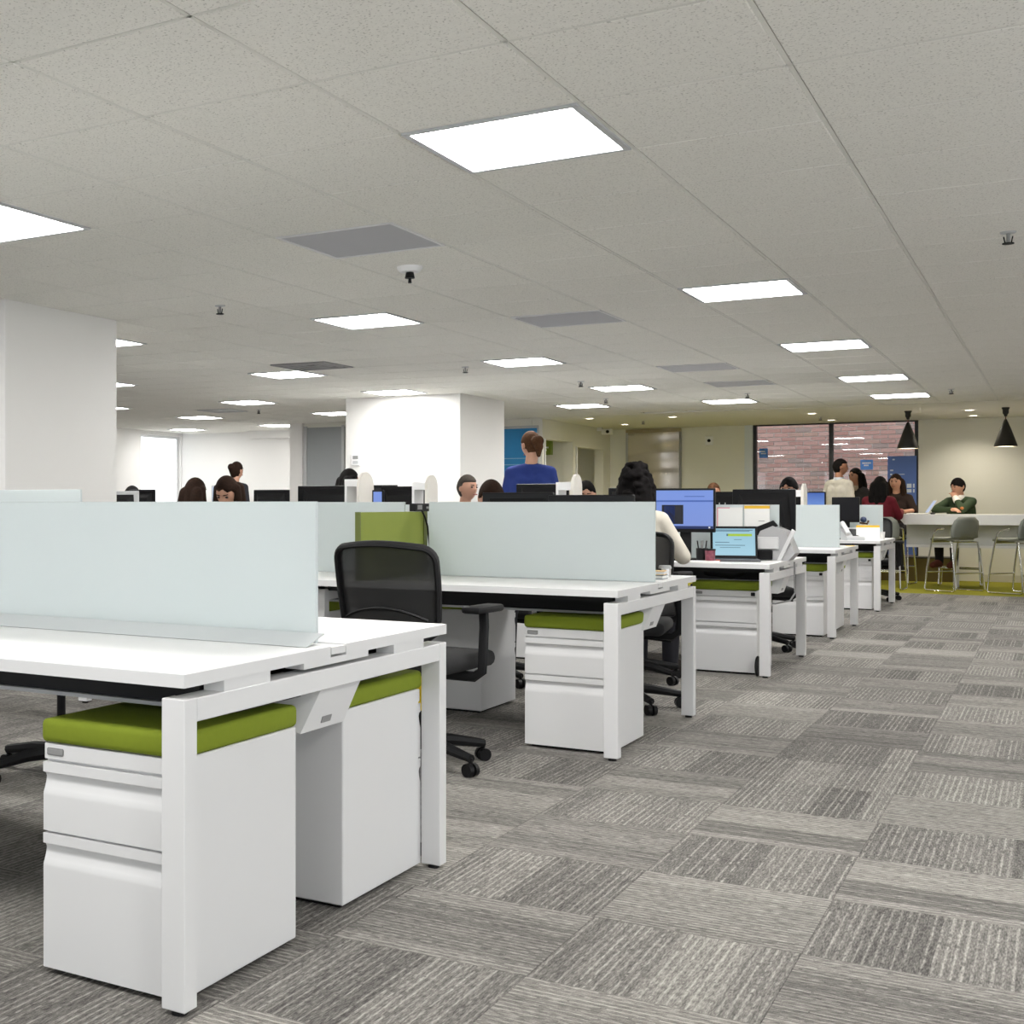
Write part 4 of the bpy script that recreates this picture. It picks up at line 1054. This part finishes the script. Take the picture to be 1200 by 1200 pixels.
for lab, x, y in [('black cone pendant lamp hanging before the brick window', -1.72, 19.05), ('black cone pendant lamp hanging before the cream wall', -0.615, 19.05)]:
    t = thing('pendant_lamp', lab, 'pendant lamp', (x, y, CEIL - .004), 0, 'black cone pendant lamps')
    M_pb = mat('black_pendant_metal', (0.010, 0.009, 0.008), 0.4, noise=0.1)
    obj('canopy', MB().lathe([(.0, 0), (.045, 0), (.045, -.012), (.034, -.03), (.034, -.075), (.022, -.09), (.016, -.115), (0, -.115)], 20), M_pb, t, True)
    obj('cord', MB().cyl((0, 0, -.11), (0, 0, -.16), .006, .006, 8), mat('red_brown_cord', (0.10, 0.02, 0.015), 0.6, noise=0.1), t)
    sh = obj('shade', MB().lathe([(.012, -.15), (.022, -.17), (.06, -.27), (.128, -.475), (.131, -.50), (.127, -.50), (.122, -.475), (.054, -.27), (.016, -.175), (.012, -.15)], 32), M_pb, t, True)
    obj('inner_reflector', MB().lathe([(.125, -.499), (.120, -.476), (.052, -.275), (.014, -.18)], 32), mat('white_inner_shade', (0.8, 0.75, 0.65), 0.5, noise=0.02), sh, True)
    obj('bulb', MB().ball((0, 0, -.44), .035), M_warm, t, True)
    obj('diffuser_ring', MB().lathe([(0, -.490), (.118, -.490), (.118, -.494), (0, -.494)], 24), emit_mat('lit_pendant_glass', (1.0, 0.88, 0.70), 5.0), t)
    ld = bpy.data.lights.new('pendant_light', 'SPOT'); ld.energy = 22; ld.color = (1, .82, .58); ld.spot_size = R(130); ld.spot_blend = .6; ld.shadow_soft_size = .06
    lo = bpy.data.objects.new('pendant_light', ld); COL.objects.link(lo); lo.parent = t; lo.location = (0, 0, -.52)

t = thing('counter_laptop', 'open silver laptop on the white counter before the man in green', 'laptop', (-1.62, 19.24, CT), R(-78))
obj('base', MB().box(-.15, .15, -.12, .10, 0, .014, .004), M_grey, t)
MT = Matrix.Translation((0, .10, .010)) @ Matrix.Rotation(R(-32), 4, 'X')
lid = obj('lid', MB().box(-.15, .15, -.003, .005, 0, .21, .004).xf(MT), mat('silver_lid', (0.60, 0.57, 0.52), 0.4, noise=0.03), t)
obj('screen', MB().box(-.135, .135, -.0045, -.0028, .014, .196).xf(MT), M_scr_pale, lid)
tag(obj('computer_mouse', MB().ball((0, 0, .012), (.032, .05, .016), 14, 8, f=lambda p: Vector((p.x, p.y, max(p.z, -.75)))), M_black, None, True, loc=(-1.44, 19.16, CT)), 'small black computer mouse on the white counter', 'mouse')

# ------------------------------------------------------------------ people
def shirt_mat(name, rgb): return mat(name, rgb, 0.85, noise=0.12, nscale=18, bump=0.3, bscale=60, spec=0.2)
def head_shape(p):
    """unit sphere -> head, front -Y, chin at -1"""
    x, y, z = p
    if z < 0:
        k = 1 - .30 * (-z) ** 1.5
        x *= k
        y = y * (1 - .16 * (-z)) - .10 * (-z)
    if y < 0:
        a = abs(x)
        if abs(z + .12) < .30 and a < .20: y -= .20 * (1 - a / .20) * max(0, 1 - abs(z + .18) / .30)      # nose
        if .18 < a < .55 and -.05 < z < .22: y += .07                                                    # sockets
        if a < .5 and .20 < z < .36: y -= .03                                                            # brow
        if a < .30 and -.62 < z < -.42: y -= .03
    return Vector((x, y, z))

def person(label, x, y, rz, top, pose='sit', seat=None, skin=M_skin_l, hair=M_hair_d, style='short', shirt=(.3, .3, .3), trousers=(.02, .02, .025),
           shoes=(.02, .015, .012), head_yaw=0, head_pitch=0, lean=0, sleeves=True, joints=None, extra=None, z0=0.0, foot_z=None):
    t = thing('person', label, 'person', (x, y, z0), R(rz))
    if pose == 'stand':
        k = top / 1.70
        J = dict(pelvis=(0, .0, .95), chest=(0, .01, 1.24), neck=(0, .01, 1.43), head=(0, -.02, 1.587),
                 shl=(-.152, .01, 1.355), shr=(.152, .01, 1.355), ell=(-.225, .04, 1.10), elr=(.225, .04, 1.10), wrl=(-.16, -.16, 1.0), wrr=(.16, -.16, 1.0),
                 hipl=(-.085, 0, .90), hipr=(.085, 0, .90), knl=(-.095, -.01, .50), knr=(.095, -.01, .50), anl=(-.10, .02, .08), anr=(.10, .02, .08), tol=(-.11, -.14, .035), tor=(.11, -.14, .035))
        J = {a: Vector(v) * k for a, v in J.items()}
    else:
        s = seat if seat is not None else top - .86
        up = (top - s) / .86
        fz = .08 if foot_z is None else foot_z
        J = dict(pelvis=(0, .06, s + .10), chest=(0, .05, s + .38 * up), neck=(0, .03, s + .59 * up), head=(0, .0, top - .113),
                 shl=(-.152, .04, s + .518 * up), shr=(.152, .04, s + .518 * up), ell=(-.225, -.05, s + .29 * up), elr=(.225, -.05, s + .29 * up),
                 wrl=(-.15, -.27, s + .28 * up), wrr=(.15, -.27, s + .28 * up), hipl=(-.085, .03, s + .085), hipr=(.085, .03, s + .085),
                 knl=(-.10, -.38, s + .075), knr=(.10, -.38, s + .075), anl=(-.10, -.36, fz), anr=(.10, -.36, fz), tol=(-.11, -.52, fz - .04), tor=(.11, -.52, fz - .04))
        J = {a: Vector(v) for a, v in J.items()}
    if lean:
        piv = J['pelvis'].copy(); RM = Matrix.Rotation(R(lean), 3, 'X')
        for a in ('chest', 'neck', 'head', 'shl', 'shr', 'ell', 'elr'): J[a] = piv + RM @ (J[a] - piv)
    for a, v in (joints or {}).items(): J[a] = Vector(v)
    def limbs(mb, g, parts):
        if 'torso' in parts:
            for sx in (-1, 1):
                mb.cap(J['pelvis'] + Vector((sx * .07, 0, .0)), .098 + g, J['chest'] + Vector((sx * .075, 0, .02)), .100 + g)
                mb.cap(J['chest'] + Vector((sx * .06, .0, .02)), .095 + g, (J['shl'] if sx < 0 else J['shr']) * .82 + J['neck'] * .18 + Vector((0, 0, -.03)), .062 + g)
            mb.cap(J['shl'], .052 + g, J['neck'] + Vector((0, .01, -.055)), .062 + g); mb.cap(J['shr'], .052 + g, J['neck'] + Vector((0, .01, -.055)), .062 + g)
            mb.cap(J['neck'] + Vector((0, .01, -.05)), .060 + g, J['chest'], .07 + g)
        if 'arms' in parts:
            for a, b in (('shl', 'ell'), ('shr', 'elr')): mb.cap(J[a], .050 + g, J[b], .040 + g)
        if 'fore' in parts:
            for a, b in (('ell', 'wrl'), ('elr', 'wrr')): mb.cap(J[a], .039 + g, J[b], .029 + g)
        if 'legs' in parts:
            for a, b, c in (('hipl', 'knl', 'anl'), ('hipr', 'knr', 'anr')):
                mb.cap(J[a], .085 + g, J[b], .058 + g); mb.cap(J[b], .056 + g, J[c], .040 + g)
            mb.cap(J['pelvis'] + Vector((-.07, 0, -.02)), .10 + g, J['pelvis'] + Vector((.07, 0, -.02)), .10 + g)
        if 'feet' in parts:
            for a, b in (('anl', 'tol'), ('anr', 'tor')):
                mb.cap(J[a], .040 + g, J[b], .032 + g)
                mb.cap(J[a] + Vector((0, .02, -.03)), .034 + g, J[b], .030 + g)
    def hand(mb, w, e, sx):
        d = (w - e).normalized(); side = d.cross(Vector((0, 0, 1)))
        side = side.normalized() if side.length > .1 else Vector((1, 0, 0))
        up = side.cross(d).normalized()
        mb.cap(w, .026, w + d * .075, .027); mb.cap(w + d * .04 + side * .02, .017, w + d * .08 + side * .026, .015); mb.cap(w + d * .04 - side * .02, .017, w + d * .08 - side * .026, .015)
        for q, ln in zip((-.03, -.010, .010, .03), (.055, .07, .074, .064)):
            b = w + d * .085 + side * q; m_ = b + d * ln * .55 - up * .012
            mb.cap(b, .0095, m_, .009, 8); mb.cap(m_, .009, m_ + d * ln * .4 - up * .025, .0078, 8)
        th = w + d * .03 - side * sx * .028
        mb.cap(th, .012, th + d * .04 - side * sx * .03 - up * .01, .010, 8); mb.cap(th + d * .04 - side * sx * .03 - up * .01, .010, th + d * .068 - side * sx * .032 - up * .02, .0085, 8)
    HM = (Matrix.Rotation(R(head_yaw), 4, 'Z') @ Matrix.Rotation(R(head_pitch), 4, 'X')).to_3x3()
    hc = J['head']
    # body
    b = MB()
    limbs(b, -.006, ('torso', 'arms', 'fore', 'legs', 'feet'))
    hand(b, J['wrl'], J['ell'], 1); hand(b, J['wrr'], J['elr'], -1)
    b.cap(J['neck'] + Vector((0, .01, -.03)), .052, hc + HM @ Vector((0, .015, -.05)), .050)
    b.ball(hc, (.073, .092, .113), 32, 24, M=HM, f=head_shape)
    for sx in (-1, 1): b.ball(hc + HM @ Vector((sx * .074, .012, -.005)), (.012, .022, .030), 10, 8, M=HM)
    body = obj('body', b, skin, t, True)
    md = body.modifiers.new('skin_surface', 'REMESH'); md.mode = 'VOXEL'; md.voxel_size = 0.009; md.use_smooth_shade = True
    sm = body.modifiers.new('relax', 'SMOOTH'); sm.factor = .4; sm.iterations = 2
    # face pieces
    for sx in (-1, 1):
        obj('eye', MB().ball(hc + HM @ Vector((sx * .030, -.079, .008)), (.012, .008, .007), 10, 8, M=HM), M_eye, t, True)
        obj('eyebrow', MB().cap(hc + HM @ Vector((sx * .016, -.090, .027)), .004, hc + HM @ Vector((sx * .044, -.080, .029)), .003, 6), hair, t)
    obj('mouth', MB().cap(hc + HM @ Vector((-.020, -.092, -.056)), .0055, hc + HM @ Vector((.020, -.092, -.056)), .0055, 8), M_lip, t, True)
    # clothes
    def cloth(name, parts, rgb, g, extra_fn=None, vox=.011):
        mb = MB(); limbs(mb, g, parts)
        if extra_fn: extra_fn(mb)
        o = obj(name, mb, shirt_mat('cloth_%02d_%02d_%02d' % tuple(int(v * 99) for v in rgb), rgb), t, True)
        md = o.modifiers.new('fabric_surface', 'REMESH'); md.mode = 'VOXEL'; md.voxel_size = vox; md.use_smooth_shade = True
        sm = o.modifiers.new('relax', 'SMOOTH'); sm.factor = .5; sm.iterations = 4
        return o
    cloth('shirt', ('torso', 'arms') + (('fore',) if sleeves else ()), shirt, .010)
    cloth('trousers', ('legs',), trousers, .010)
    cloth('shoes', ('feet',), shoes, .008)
    # hair
    h = MB()
    def hair_shell(p):
        x_, y_, z_ = p
        q = head_shape(p)
        ax = abs(x_)
        line = {'short': .44, 'fringe': .34}.get(style, .52) - (.0 if style == 'short' else .55 * max(0, ax - .30)) + .06 * math.sin(9 * x_ + 1)
        if y_ < -.12 and z_ < line: return q * .86
        if z_ < -.30 and y_ < .25: return q * .86
        if z_ < -.62: return q * .9
        st = 1 + .022 * math.sin(26 * math.atan2(x_, y_ + .3) + 3 * z_) * (1 - z_ * z_)
        return Vector((q.x * 1.13 * st, (q.y * 1.12 + .03) * st, q.z * 1.10))
    h.ball(hc, (.073, .092, .113), 32, 24, M=HM, f=hair_shell)
    P = lambda a, b_, c: hc + HM @ Vector((a, b_, c))
    if style == 'bun':
        h.ball(P(0, .115, .045), (.048, .042, .048)); h.cap(P(0, .09, .02), .05, P(0, .06, -.05), .045)
    if style == 'pony':
        h.ball(P(0, .11, .02), .034); h.cap(P(0, .125, .01), .034, P(0, .145, -.09), .024)
    if style == 'low_bun':
        h.ball(P(.01, .125, .0), (.052, .045, .050)); h.cap(P(0, .10, -.01), .042, P(0.01, .135, -.05), .036); h.cap(P(0.01, .13, -.05), .036, P(.015, .12, -.12), .018)
    if style in ('long', 'curly'):
        dn = Vector((0, 0, -1))
        for sx in (-1, 0, 1):
            a = P(sx * .055, .055, .0); e = hc + Vector((0, 0, -.27)) + (HM @ Vector((sx * .075, .085, 0)))
            h.cap(a, .05, (a + e) / 2 + Vector((0, .012, 0)), .052); h.cap((a + e) / 2 + Vector((0, .012, 0)), .052, e, .034)
        for sx in (-1, 1):
            a = P(sx * .074, .01, .03); e = hc + Vector((0, 0, -.24)) + (HM @ Vector((sx * .10, .005, 0)))
            h.cap(a, .028, e, .026)
    if style == 'curly':
        rr = random.Random(3)
        for q in range(300):
            a = rr.uniform(0, 2 * math.pi); zz = rr.uniform(-.27, .13)
            rad = .095 if zz > .0 else .105 - .05 * (zz + .12) ** 2
            rad *= math.sqrt(max(.06, 1 - max(0, zz / .14) ** 2))
            v = Vector((rad * math.cos(a), rad * math.sin(a) * .95 + .03, zz))
            if v.y < -.045 and zz < .06: continue
            h.ball(hc + HM @ v, rr.uniform(.012, .022), 8, 6)
        h.ball(P(0, .03, .125), (.022, .02, .022), 10, 8)
    ho = obj('hair', h, hair, t, True)
    md = ho.modifiers.new('hair_surface', 'REMESH'); md.mode = 'VOXEL'; md.voxel_size = 0.008; md.use_smooth_shade = True
    if extra: extra(t, J, hc, HM)
    return t

def with_chair(x, y, rz, lab):
    copy_tree(CHAIR, (x, y, 0), R(rz), lab, 'black mesh office chairs')

def collar(rgb):
    def f(t, J, hc, HM):
        n = J['neck']
        mb = MB().lathe([(.066, -.035), (.070, -.01), (.064, .022), (.058, .02), (.062, -.03)], 20, n + Vector((0, 0, .0)))
        obj('collar', mb, shirt_mat('collar_%d' % int(rgb[0] * 99), rgb), t, True)
    return f

# curly-haired woman at the laptop bench
person('woman with long curly black hair in a cream blouse, seated facing the lit monitor', -2.25, 8.15, 178, 1.345, seat=.485, skin=M_skin_m, hair=M_hair_k, style='curly', shirt=(.62, .58, .50),
       joints={'wrr': (.16, -.33, .79), 'elr': (.27, -.04, .78), 'wrl': (-.16, -.33, .79), 'ell': (-.27, -.04, .78)})
# grey-haired man beside her row
person('man with short greying hair and pale blue collar, turned in profile', -4.42, 10.62, 70, 1.362, seat=.485, hair=M_hair_g, style='short', shirt=(.50, .57, .68), extra=collar((.60, .66, .76)))
with_chair(-4.42, 10.62, 70, 'black office chair under the grey-haired man')
person('woman with dark brown tied hair, forehead showing above the black monitor', -2.985, 7.55, 20, 1.255, seat=.40, hair=M_hair_d, style='pony', shirt=(.30, .12, .12), head_pitch=24)
with_chair(-2.985, 7.55, 20, 'black office chair under the woman with dark brown tied hair')
person('woman in a royal blue top with a low brown bun, standing with her back turned', -3.735, 10.33, 196, 1.715, 'stand', hair=M_hair_b, style='low_bun', shirt=(.025, .045, .20), trousers=(.03, .03, .04), head_yaw=35, head_pitch=14,
       joints={'wrl': (-.10, -.22, 1.05), 'wrr': (.10, -.25, 1.10), 'ell': (-.215, .0, 1.10), 'elr': (.215, .0, 1.10)})
person('dark-haired person seated behind the white rack right of the woman in blue', -3.36, 10.62, 15, 1.300, seat=.45, skin=M_skin_l, hair=M_hair_k, style='pony', shirt=(.05, .05, .06), head_pitch=12)
with_chair(-3.36, 10.62, 15, 'black office chair under the person behind the white rack')
person('woman with straight dark brown hair seen from behind, nearest the daylit window', -5.62, 8.12, 176, 1.305, seat=.45, hair=M_hair_d, style='long', shirt=(.10, .10, .12))
with_chair(-5.62, 8.12, 176, 'black office chair under the woman with straight dark brown hair')
person('woman with side-swept brown hair looking down, only her forehead showing', -4.84, 7.38, 25, 1.300, seat=.45, hair=M_hair_d, style='long', shirt=(.12, .12, .14), head_pitch=30, head_yaw=-18)
with_chair(-4.84, 7.38, 25, 'black office chair under the woman with side-swept brown hair')
person('woman in a black top with a high bun, standing before the far white wall', -9.05, 14.0, 172, 1.655, 'stand', hair=M_hair_d, style='bun', shirt=(.02, .02, .022))
person('person with smooth dark hair seated behind the large monitor back', -5.62, 10.66, 150, 1.435, seat=.545, hair=M_hair_k, style='long', shirt=(.20, .05, .05), skin=M_skin_m)
with_chair(-5.62, 10.66, 150, 'black office chair under the person with smooth dark hair')
person('man with cropped black hair, face half hidden, before the brick window', -2.21, 13.22, -10, 1.362, seat=.50, skin=M_skin_m, hair=M_hair_k, style='fringe', shirt=(.10, .12, .16))
with_chair(-2.21, 13.22, -10, 'black office chair under the man before the brick window')
person('person with dark hair just visible beyond the low grey monitor', -8.10, 10.55, 180, 1.292, seat=.44, hair=M_hair_k, style='short', shirt=(.05, .05, .05))
with_chair(-8.10, 10.55, 180, 'black office chair beyond the low grey monitor')
person('tiny brown-haired person seated far behind the lit blue monitor', -3.68, 16.75, 0, 1.372, seat=.51, skin=M_skin_m, hair=M_hair_b, style='short', shirt=(.10, .08, .06))
with_chair(-3.68, 16.75, 0, 'black office chair far behind the lit blue monitor')
# group by the brick window
def beard(t, J, hc, HM): pass
person('man in a white jacket with short black hair, standing by the brick window', -2.60, 19.45, 148, 1.735, 'stand', skin=M_skin_m, hair=M_hair_k, style='short', shirt=(.55, .53, .48), head_yaw=-38, extra=collar((.6, .58, .54)))
def scarf(t, J, hc, HM):
    n = J['neck']
    obj('scarf', MB().lathe([(.085, -.06), (.095, -.03), (.085, .01), (.07, .012), (.075, -.05)], 20, n).cap(n + Vector((.03, -.10, -.04)), .028, n + Vector((.035, -.14, -.33)), .03).cap(n + Vector((-.03, -.10, -.04)), .028, n + Vector((-.02, -.14, -.28)), .03), shirt_mat('beige_scarf', (.36, .30, .22)), t, True)
person('smiling woman with long dark hair and a beige scarf, standing beside the man in white', -2.50, 20.38, -42, 1.62, 'stand', skin=M_skin_m, hair=M_hair_k, style='long', shirt=(.03, .028, .03), extra=scarf)
person('woman in maroon with long black hair, seated on a stool with her back turned', -2.00, 18.58, 165, 1.465, seat=.675, skin=M_skin_m, hair=M_hair_k, style='long', shirt=(.12, .010, .018), foot_z=.27,
       joints={'wrr': (.12, -.36, 1.01), 'elr': (.21, -.06, .95), 'wrl': (-.12, -.36, 1.01), 'ell': (-.21, -.06, .95)})
person('woman with long dark hair facing the room at the counter end', -1.95, 19.93, -12, 1.525, seat=.68, hair=M_hair_d, style='long', shirt=(.022, .014, .012), foot_z=.27, sleeves=False,
       joints={'wrr': (.14, -.34, 1.00), 'elr': (.25, -.05, 1.02), 'wrl': (-.14, -.34, 1.00), 'ell': (-.25, -.05, 1.02)})
def green_extra(t, J, hc, HM):
    n = J['neck']
    obj('collar', MB().lathe([(.075, -.045), (.080, -.015), (.066, .022), (.058, .02), (.066, -.04)], 20, n), shirt_mat('white_collar', (.75, .73, .70)), t, True)
    obj('shirt_front', MB().prism([(-.035, .0), (.035, .0), (.0, -.10)], -.02, .0, 'y').xf(Matrix.Translation(n + Vector((0, -.085, -.03)))), shirt_mat('white_collar', (.75, .73, .70)), t)
    obj('cuff', MB().cap(J['wrr'] + (J['elr'] - J['wrr']) * .25, .045, J['wrr'], .040), shirt_mat('white_collar', (.75, .73, .70)), t, True)
    obj('elbow_patch', MB().ball(J['elr'] + Vector((.02, -.045, .02)), (.024, .010, .020)), mat('orange_patch', (0.35, 0.12, 0.03), 0.7, noise=0.1), t, True)
person('man in a dark green sweater and white collar, chin on hand at the counter', -1.17, 19.92, -22, 1.468, seat=.66, hair=M_hair_k, style='fringe', shirt=(.030, .050, .026), trousers=(.02, .02, .025), shoes=(.10, .03, .02), foot_z=.33, head_yaw=-22, head_pitch=10, lean=6,
       joints={'elr': (.17, -.31, 1.035), 'wrr': (.03, -.19, 1.19), 'ell': (-.21, -.26, 1.035), 'wrl': (.05, -.36, 1.035)}, extra=green_extra)
